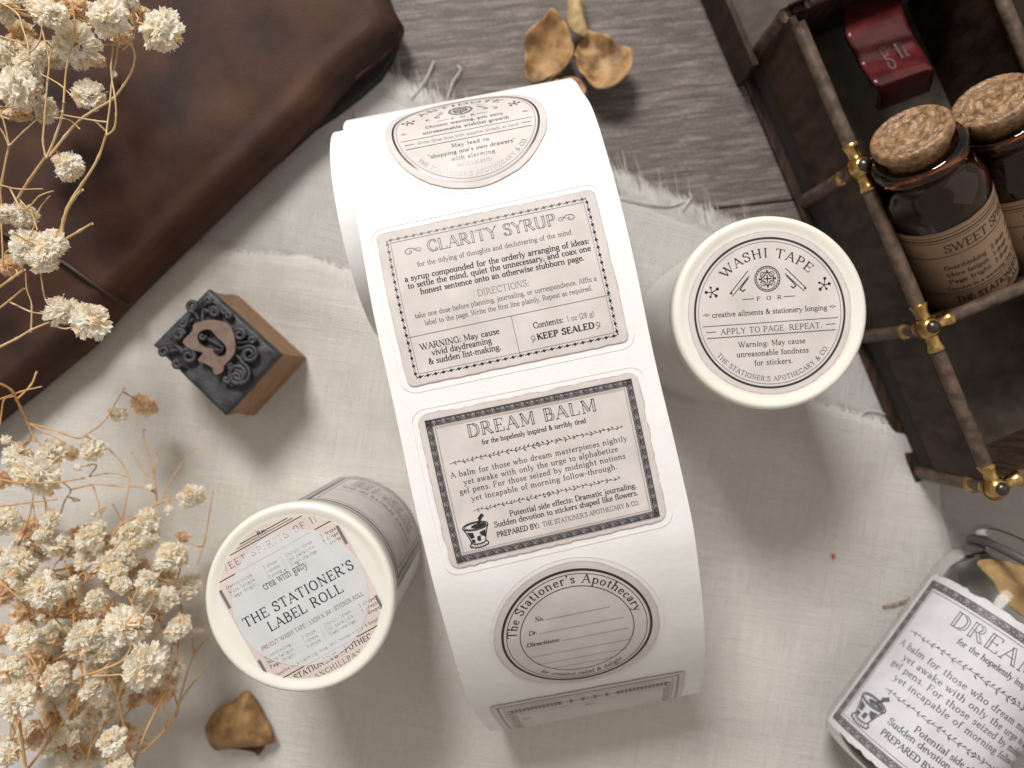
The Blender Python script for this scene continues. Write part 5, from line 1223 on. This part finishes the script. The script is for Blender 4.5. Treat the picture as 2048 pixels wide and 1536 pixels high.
LO_S = [(.05, 4.6, 3.6, [(-10, 762), (22, 780), (40, 812), (55, 845)]), (.035, 3.6, 3.0, [(55, 845), (100, 858), (150, 877), (170, 874)]), (.03, 3, 2.5, [(165, 875), (195, 855), (216, 834), (236, 800), (252, 776)]), (.035, 3.6, 3.4, [(55, 845), (92, 866), (130, 887)]), (.03, 3.6, 3.2, [(55, 845), (72, 880), (95, 900), (108, 912)]),
        (.04, 4.2, 3.8, [(-10, 956), (50, 966), (110, 964), (168, 955)]), (.035, 4.2, 3.8, [(-10, 1012), (50, 1006), (115, 998)]), (.03, 4.2, 4.0, [(-10, 802), (40, 782), (80, 772)]), (.03, 3.8, 4, [(0, 850), (8, 800), (30, 790)]), (.04, 4, 3.6, [(30, 800), (60, 770), (72, 745)]),
        (.045, 2.8, 2.2, [(210, 1092), (240, 1052), (275, 1030), (315, 1010), (362, 993)]), (.032, 2.2, 2.4, [(315, 1010), (310, 960), (298, 910), (285, 868), (290, 856)]), (.026, 2.2, 2.2, [(308, 950), (316, 925), (314, 905)]), (.026, 2.2, 2.2, [(296, 960), (280, 930), (264, 905)]), (.024, 2.2, 2.4, [(325, 1000), (350, 950), (385, 900), (395, 895)]),
        (.035, 2.6, 2.4, [(243, 1048), (252, 1000), (258, 960), (245, 930), (218, 902)]), (.028, 2.4, 2.6, [(256, 956), (225, 948), (178, 952)]), (.028, 2.4, 2.6, [(245, 1045), (235, 1025), (226, 1008)]), (.03, 2.8, 2.4, [(140, 978), (180, 970), (230, 972), (290, 975)]), (.03, 2.8, 2.8, [(202, 1050), (198, 1010), (188, 975)]),
        (.026, 2.2, 2, [(395, 1130), (408, 1080), (420, 1020), (428, 985)]), (.03, 3, 2.6, [(120, 1030), (130, 1000), (142, 978), (120, 960)]), (.05, 3.4, 4.2, [(50, 1545), (95, 1485), (140, 1425), (162, 1385), (166, 1352)]), (.04, 4.2, 4.2, [(166, 1352), (158, 1315), (148, 1270), (144, 1220)]),
        (.04, 4.2, 4.4, [(166, 1352), (205, 1340), (250, 1316), (285, 1240), (312, 1190)]), (.03, 4.4, 4.6, [(182, 1354), (230, 1352), (280, 1349), (300, 1330)]), (.055, 4.2, 4.8, [(55, 1540), (42, 1450), (28, 1390), (15, 1340)]), (.05, 3, 3, [(262, 1540), (300, 1450), (335, 1375), (352, 1325)]),
        (.035, 3, 2.4, [(352, 1325), (358, 1280), (366, 1215)]), (.028, 2.8, 2.4, [(350, 1325), (345, 1300), (348, 1270)]), (.045, 2.4, 2.2, [(285, 1505), (330, 1455), (368, 1392), (410, 1340)]), (.035, 2.2, 2.2, [(350, 1432), (366, 1380), (388, 1310), (420, 1270)]), (.03, 2.2, 2.2, [(388, 1308), (385, 1275)]), (.03, 2.4, 2.6, [(328, 1460), (326, 1410), (322, 1370)]),
        (.055, 3, 3.8, [(268, 1535), (250, 1465), (238, 1405), (222, 1350)]), (.035, 3.6, 3.8, [(234, 1400), (245, 1370), (252, 1335)]), (.035, 3.2, 4, [(70, 1395), (88, 1345), (100, 1310), (122, 1262)]), (.03, 3.4, 3.8, [(90, 1335), (125, 1312), (160, 1295)]), (.035, 3, 3.4, [(108, 1512), (90, 1470), (78, 1440)]), (.03, 3, 3.4, [(108, 1512), (122, 1470), (132, 1438)]),
        (.035, 3, 3.4, [(170, 1512), (150, 1480), (136, 1450)]), (.035, 3, 3.4, [(175, 1525), (184, 1470), (178, 1430)]), (.028, 3, 3.4, [(172, 1512), (190, 1480), (206, 1445)]), (.03, 4, 4.2, [(146, 1192), (136, 1150), (128, 1120)]), (.03, 4, 4.2, [(146, 1195), (160, 1175), (182, 1145)]), (.03, 3.8, 4, [(-5, 1155), (20, 1180), (45, 1205)]),
        (.03, 4, 4.4, [(255, 1192), (275, 1225), (288, 1245)]), (.03, 3.6, 4.2, [(100, 1228), (120, 1250), (135, 1265)]), (.028, 3.4, 3.4, [(302, 1240), (308, 1270), (296, 1290)]), (.028, 3, 3, [(360, 1220), (352, 1190), (348, 1175)]), (.04, 3.4, 3.8, [(10, 1540), (30, 1480), (20, 1440)]), (.035, 3, 3, [(215, 1540), (230, 1490), (238, 1450)]),
        (.028, 3.4, 3.2, [(60, 1110), (75, 1060), (66, 1010)]), (.028, 3.4, 3.2, [(95, 1160), (110, 1130), (128, 1108)]), (.03, 3, 3, [(28, 1105), (52, 1060), (62, 1010), (66, 980)]), (.028, 3, 3, [(75, 960), (88, 1000), (92, 1025)])]
spray('dried_flower_spray', 'upper spray of dried cream flowers on tan stems lying over brown leather', UP_H, UP_S, M_stem, (60, 400), (4.6, 5.6), 3, 'dried flower sprays')
spray('dried_flower_spray', 'lower dense spray of dried cream flowers on orange stems spread over linen', LO_H, LO_S, M_stem2, (140, 1300), (3, 4), 8, 'dried flower sprays')

# ------------------------------------------------------------------ dark wooden compartment tray with brass joints
TZ = 3.5
B3 = P(1990, 975, TZ); B0 = P(1583, 16, TZ); AX = (B0 - B3); SP = AX.length / 3; AX.normalize(); CX = Vector((AX.y, -AX.x, 0))
def TP(a, c, z): return Vector((B3.x, B3.y, 0)) + AX * (a * SP) + CX * c + Vector((0, 0, z))
tray = thing('compartment_tray', 'dark stained wooden compartment tray with brass corner joints right of the rolls', 'tray', (*TP(1.5, 4.8, 0).xy, 0))
CW = 4.85; Z3 = Vector((0, 0, 1))
def tbox(name, a0, a1, c0, c1, z0, z1, m, bev=.03):
    mb = MB(); ctr = (TP(a0, c0, z0) + TP(a1, c1, z1)) / 2
    mb.box(ctr, AX * abs(a1 - a0) * SP / 2, CX * abs(c1 - c0) / 2, Z3 * abs(z1 - z0) / 2)
    o = mb.build(name, m, tray)
    if bev: bevel(o, bev)
    return o
tbox('floor_panel', -.02, 4.2, .02, 2 * CW, .20, .40, mat('tray_floor_wood', (.045, .033, .024), .6, noise_scale=1.5, col2=(.10, .078, .058), bump=.2, bump_scale=6))
for i in range(3):
    tbox('side_panel', i + .04, i + .96, -.10, .06, 1.15, TZ - .05, M_traywood)
    tbox('gap_shade_board', i + .03, i + .97, -.04, .09, .22, 1.16, M_dark)  # near-black board, shade of the open gap put into its colour
tbox('plinth_rail', -.06, 4.4, -.30, .10, .02, .20, M_traywood, .05)
tbox('side_panel', 2.90, 4.4, -.50, -.32, .02, 1.5, M_traywood)
for a in (0, 1, 2, 3):
    tbox('divider_panel', a - .02, a + .02, .12, CW - .1, .42, TZ - .2, M_traywood); tbox('divider_panel', a - .02, a + .02, CW + .1, 2 * CW - .1, .42, TZ - .2, M_traywood)
for i in range(3): tbox('divider_panel', i + .04, i + .96, CW - .08, CW + .08, .42, TZ - .2, M_traywood)
tbox('side_panel', 3.02, 3.03, .0, 2 * CW, .3, TZ, M_traywood, 0)
def tube_part(name, a, b, r, m, n=10):
    mb = MB(); k = 14; pts = [a.lerp(b, i / k) for i in range(k + 1)]
    pts = [p + Vector((noise.noise(p * 1.4), noise.noise(p * 1.4 + Vector((3, 3, 3))), 0)) * .015 for p in pts]
    mb.tube(pts, r, n); return mb.build(name, m, tray, smooth=True)
for c in (0, CW, 2 * CW):
    for i in range(3): tube_part('top_rail', TP(i + .10, c, TZ), TP(i + .90, c, TZ), .175, M_rail)
for a in (0, 1, 2, 3):
    for k in range(2): tube_part('cross_rail', TP(a, k * CW + .42, TZ), TP(a, (k + 1) * CW - .42, TZ), .17, M_rail)
    tube_part('corner_post', TP(a, -.05, .1), TP(a, -.02, TZ - .35), .20, M_rail)
def brass_joint(a, c):
    ctr = TP(a, c, TZ + .02); mb = MB()
    arms = [AX, -AX, CX, -Z3] + ([-CX] if c > 0 else [])
    for d in arms:
        if a == 0 and d == -AX: continue
        if a == 3 and d == AX: pass
        pts = [ctr + d * t for t in (0, .14, .26, .38, .50, .60, .62)]; kk = 1.25 if d == -Z3 else 1.0; pts = [ctr + (p_ - ctr) * (1.5 if d == -Z3 else 1.0) for p_ in pts]; mb.tube(pts, [x_ * kk for x_ in (.26, .22, .165, .155, .185, .22, .18)], 14)
    # hub ball
    lathe([(0.0, -.30)] + [(.30 * math.cos(math.radians(t)), .30 * math.sin(math.radians(t))) for t in range(-80, 61, 14)] + [(.14, .26)], 20, Matrix.Translation(ctr), mb)
    if a == 0: mb.tube([ctr + (-AX * t) for t in (0, .15, .26)], [.2, .18, .12], 12)
    o = mb.build('brass_joint', M_brass, tray, smooth=True)
    pin = lathe([(.0, .37), (.08, .355), (.14, .31), (.165, .25), (.165, .15)], 16, Matrix.Translation(ctr)); q = pin.build('pin', M_iron, None, smooth=True)
    q.parent = o
    for v in q.data.vertices: v.co -= Vector(tray.location)
for a in (0, 1, 2): 
    for c in (0, CW): brass_joint(a, c)

# ------------------------------------------------------------------ amber bottles with carved cork
def frame(base, top, face):
    z = (top - base).normalized(); x = face.cross(z).normalized() if False else None
    f = (face - z * face.dot(z)).normalized(); x = z.cross(f).normalized() * -1
    y = z.cross(x)
    return Matrix(((x.x, y.x, z.x, base.x), (x.y, y.y, z.y, base.y), (x.z, y.z, z.z, base.z), (0, 0, 0, 1)))
def amber_bottle(base, top, label, seed):
    L = (top - base).length; t = thing('amber_bottle', label, 'bottle', tuple(base), 'corked amber bottles')
    view = Vector((0, 0, CAMH)) - (base + top) / 2
    z = (top - base).normalized(); f = (view - z * view.dot(z)).normalized(); x = f.cross(z).normalized() * -1
    # x to the right as seen by the reader, f towards the reader, z up the bottle
    x = z.cross(f) * -1; 
    if x.dot(Vector((1, 0, 0))) < 0: x = -x
    y = z.cross(x)
    M = Matrix(((x.x, y.x, z.x, base.x), (x.y, y.y, z.y, base.y), (x.z, y.z, z.z, base.z), (0, 0, 0, 1)))
    h = L - .62; R = 1.2
    out = [(0, .0), (R * .8, .0), (R * .96, .06), (R, .20), (R, h * .70), (R * .985, h * .745), (R * .90, h * .80), (R * .76, h * .835), (R * .71, h * .86), (R * .72, h * .90), (R * .80, h * .915), (R * .87, h * .935), (R * .875, h * .975), (R * .82, h), (R * .66, h + .0),
           (R * .60, h * .97), (R * .58, h * .86), (R * .80, h * .79), (R * .90, h * .74), (R * .91, .30), (R * .8, .16), (0, .14)]
    lathe(out, 56, M).build('glass', M_amber, t, smooth=True)
    # dark contents
    lathe([(0, .18), (R * .78, .19), (R * .86, .32), (R * .87, h * .72), (0, h * .72)], 40, M).build('contents', mat('dark_syrup', (.006, .003, .0015), .9, spec=0), t, smooth=True)
    # label
    sgn = 1 if (x.cross(z)).dot(f) > 0 else -1
    def fm(u, v, lift=0.0):
        a = u / R; r = R + lift; return base + x * (r * math.sin(a)) + f * (r * math.cos(a)) + z * v
    W_, H_ = 4.8, h * .62; v0 = .14; off = -1.5
    st = sticker_mesh('label', lambda a, b, l: fm(a + off, b + v0, l), rect_outline(W_, H_, .02, seed), 50, 20, M_kraft, t, .010)
    ink = Ink(); X = lambda u_: u_ * W_; Y = lambda v_: (1 - v_) * H_
    for v_, w in ((.05, .012), (.085, .022), (.115, .010), (.29, .014), (.74, .014), (.77, .010), (.95, .012)): ink.line([(X(.03), Y(v_)), (X(.97), Y(v_))], w * 1.6, 0, step=.12)
    ink.text('SWEET SPIRITS OF INK', X(.27), X(.97), Y(.25), H_ * .10, 1.3, 0)
    for i, (a, b) in enumerate((("Overthinking", "2 drops"), ("More fatigue", "5 drops"), ("Page fright", "3 drops"))):
        ink.text(a, X(.24), X(.44), Y(.45 + .085 * i), H_ * .055, 1.5, 0); ink.text(b, X(.47), X(.58), Y(.45 + .085 * i), H_ * .055, 1.5, 0); ink.text('Unruly ideas 3 drops', X(.62), X(.92), Y(.45 + .085 * i), H_ * .055, 1.5, 0)
    ink.text('Dissolve in a warming mug, and repeat every 4 hours', X(.22), X(.94), Y(.71), H_ * .045, 1.3, 0)
    ink.text("THE STATIONER'S APOTHECARY", X(.24), X(.94), Y(.865), H_ * .075, 1.8, 0); ink.text("BAL", X(.50), X(.60), Y(.935), H_ * .055, 1.6, 0)
    ink.build('printed_design', lambda a, b, l=0: fm(a + off, b + v0, l), st, INKS, lift=.016)
    # cork: stopper and carved flat head
    mb = MB(); lathe([(R * .56, h - .35), (R * .60, h), (R * .64, h + .16), (R * .70, h + .22), (R * .735, h + .32), (R * .74, h + .46), (R * .72, h + .52)], 48, M, mb)
    n = 96; K = 26; vs = []
    for k in range(K + 1):
        r0 = R * .72 * (1 - k / K)
        for j in range(n):
            a = 2 * math.pi * j / n; e = 0
            q = k / K
            if .02 < q < .16: e = .045 * abs(math.sin(a * 15 + q * 14)) * math.sin((q - .02) / .14 * math.pi)
            elif q < .22: e = -.02
            elif q < .42: e = .09 * noise.noise(Vector((r0 * 4.5 * math.cos(a), r0 * 4.5 * math.sin(a), seed))) + .03 * math.sin(a * 9 + q * 60)
            else: e = .045 * math.sin(q * 26 + a * 2 + seed + 3 * noise.noise(Vector((r0 * 2 * math.cos(a), r0 * 2 * math.sin(a), seed)))) * (1 - q) + .09 * noise.noise(Vector((r0 * 4.2 * math.cos(a), r0 * 4.2 * math.sin(a), seed + 3)))
            vs.append(M @ Vector((r0 * math.cos(a), r0 * math.sin(a), h + .53 + e)))
    mb.add(vs, [(k * n + j, k * n + (j + 1) % n, (k + 1) * n + (j + 1) % n, (k + 1) * n + j) for k in range(K) for j in range(n)])
    mb.build('cork', M_cork, t, smooth=True)
amber_bottle(P(1932, 560, 1.9), P(1817, 256, 4.9), 'corked amber bottle with brown SWEET label leaning next to the brass joint', 1)
amber_bottle(P(2092, 500, 1.6), P(1981, 193, 4.5), 'corked amber bottle cut by the right edge of the photo', 4)

# ------------------------------------------------------------------ oxblood leather keeper in the tray
lk = thing('leather_keeper', 'folded glossy oxblood leather tag lying in the dark top compartment', 'leather tag', (*P(1780, 110, 0).xy, 1))
ctrl = [((1676, -30), (1800, -60), .9), ((1682, 20), (1795, -15), 2.2), ((1692, 62), (1806, 22), 2.9), ((1702, 92), (1822, 62), 2.9), ((1722, 128), (1838, 90), 2.7), ((1744, 160), (1858, 124), 3.25), ((1756, 180), (1866, 142), 3.2), ((1760, 200), (1866, 160), 2.7), ((1756, 222), (1858, 184), 2.1)]
Lk = catmull([P(*a, z) for a, b, z in ctrl], 8); Rk = catmull([P(*b, z) for a, b, z in ctrl], 8); vs = []; m = 12
for l, r2 in zip(Lk, Rk):
    for j in range(m + 1): vs.append(l.lerp(r2, j / m))
fs = [(i * (m + 1) + j, (i + 1) * (m + 1) + j, (i + 1) * (m + 1) + j + 1, i * (m + 1) + j + 1) for i in range(len(Lk) - 1) for j in range(m)]
o = mesh('leather_strip', vs, fs, M_red, lk, smooth=True); s_ = o.modifiers.new('thick', 'SOLIDIFY'); s_.thickness = .12; s_.offset = -1
def km(x, y, l=0.0):
    i = (1 - y) * (len(Lk) - 1); k = max(0, min(len(Lk) - 2, int(i))); t_ = i - k
    p = Lk[k].lerp(Rk[k], x).lerp(Lk[k + 1].lerp(Rk[k + 1], x), t_); return p + Vector((0, 0, l))
ink = Ink(); ink.text('gn', .36, .78, .46, .19, 1.3, 0); ink.build('stamped_letters', km, o, [mat('worn_stamped_letters', (.10, .052, .056), .6)], lift=.012)

# ------------------------------------------------------------------ glass jar lying at the lower right with the label over it
def jar():
    R = 1.95; zc = R + .05
    # axis direction in plan follows the label's left edge
    a = P(1655, 1440, 1.66); b = P(1870, 1147, 1.66); ax = Vector((b.x - a.x, b.y - a.y, 0)).normalized(); rt = Vector((ax.y, -ax.x, 0))
    half = 1.75; c0 = Vector((a.x, a.y, 0)) + rt * (R * math.sin(half)); zl = zc + R * math.cos(half)
    base = c0 - ax * .32; L = (b - a).length + 2.2
    t = thing('glass_jar', 'clear glass jar lying on its side with a white DREAM BALM label', 'jar', (base.x, base.y, 0))
    M = Matrix(((rt.x, 0, ax.x, base.x), (rt.y, 0, ax.y, base.y), (rt.z, 1, ax.z, zc), (0, 0, 0, 1)))
    out = [(0, .05), (R * .75, .0), (R * .92, .12), (R, .5), (R, L - 1.5), (R * .96, L - 1.1), (R * .86, L - .75), (R * .80, L - .6), (R * .80, L - .35), (R * .86, L - .28), (R * .88, L - .12), (R * .84, L),
           (R * .78, L - .02), (R * .75, L - .3), (R * .75, L - .7), (R * .94, L - 1.2), (R * .98, L - 1.6), (R * .98, .6), (R * .90, .20), (0, .18)]
    lathe(out, 72, M).build('glass', M_clear, t, smooth=True)
    hgt = (b - a).length; wd = 2 * half * R; a_, ct = a, c0
    def fm(u, v, lift=0.0):
        an = -half + u / R; r = R + lift + .01
        return Vector((ct.x, ct.y, zc)) + rt * (r * math.sin(an)) + Z3 * (r * math.cos(an)) + ax * v
    st = sticker_mesh('label', fm, rect_outline(wd, hgt, .06, 51, .02), 60, 36, M_stick_white, t, .010)
    ink = Ink(); dream_balm(ink, wd, hgt); ink.build('printed_design', fm, st, [M_ink_soft, M_ink2, M_ink3, M_foil_glare], lift=.018)
    # brown leaf inside the jar's mouth
    lf = thing('dried_leaf', 'tan dried leaf inside the mouth of the glass jar at the right edge', 'dried leaf', (*P(2020, 1170, 0).xy, 1))
    petal_sheet('blade', [(1024 + (x_ - 1024) * .916, 768 + (y_ - 768) * .916) for x_, y_ in ((1962, 1128), (2000, 1122), (2060, 1138), (2120, 1160), (2120, 1250), (2060, 1240), (2012, 1205), (1990, 1165))], lambda q, f: 2.3 + .25 * f * noise.noise(q) - .1 * f, mat('tan_leaf', (.36, .20, .07), .6, noise_scale=2, col2=(.55, .36, .16), bump=.2, bump_scale=6), lf, th=.03)
    # dark band round the neck standing for the jar's mouth rim
    mb = MB(); pts = []
    for i in range(49):
        an = 2 * math.pi * i / 48; pts.append(M @ Vector((R * .83 * math.cos(an), R * .83 * math.sin(an), L - .47)))
    mb.tube(pts, .12, 8, cap=False); mb.build('mouth_ring', mat('dark_ring', (.09, .08, .075), .5), t, smooth=True)
jar()
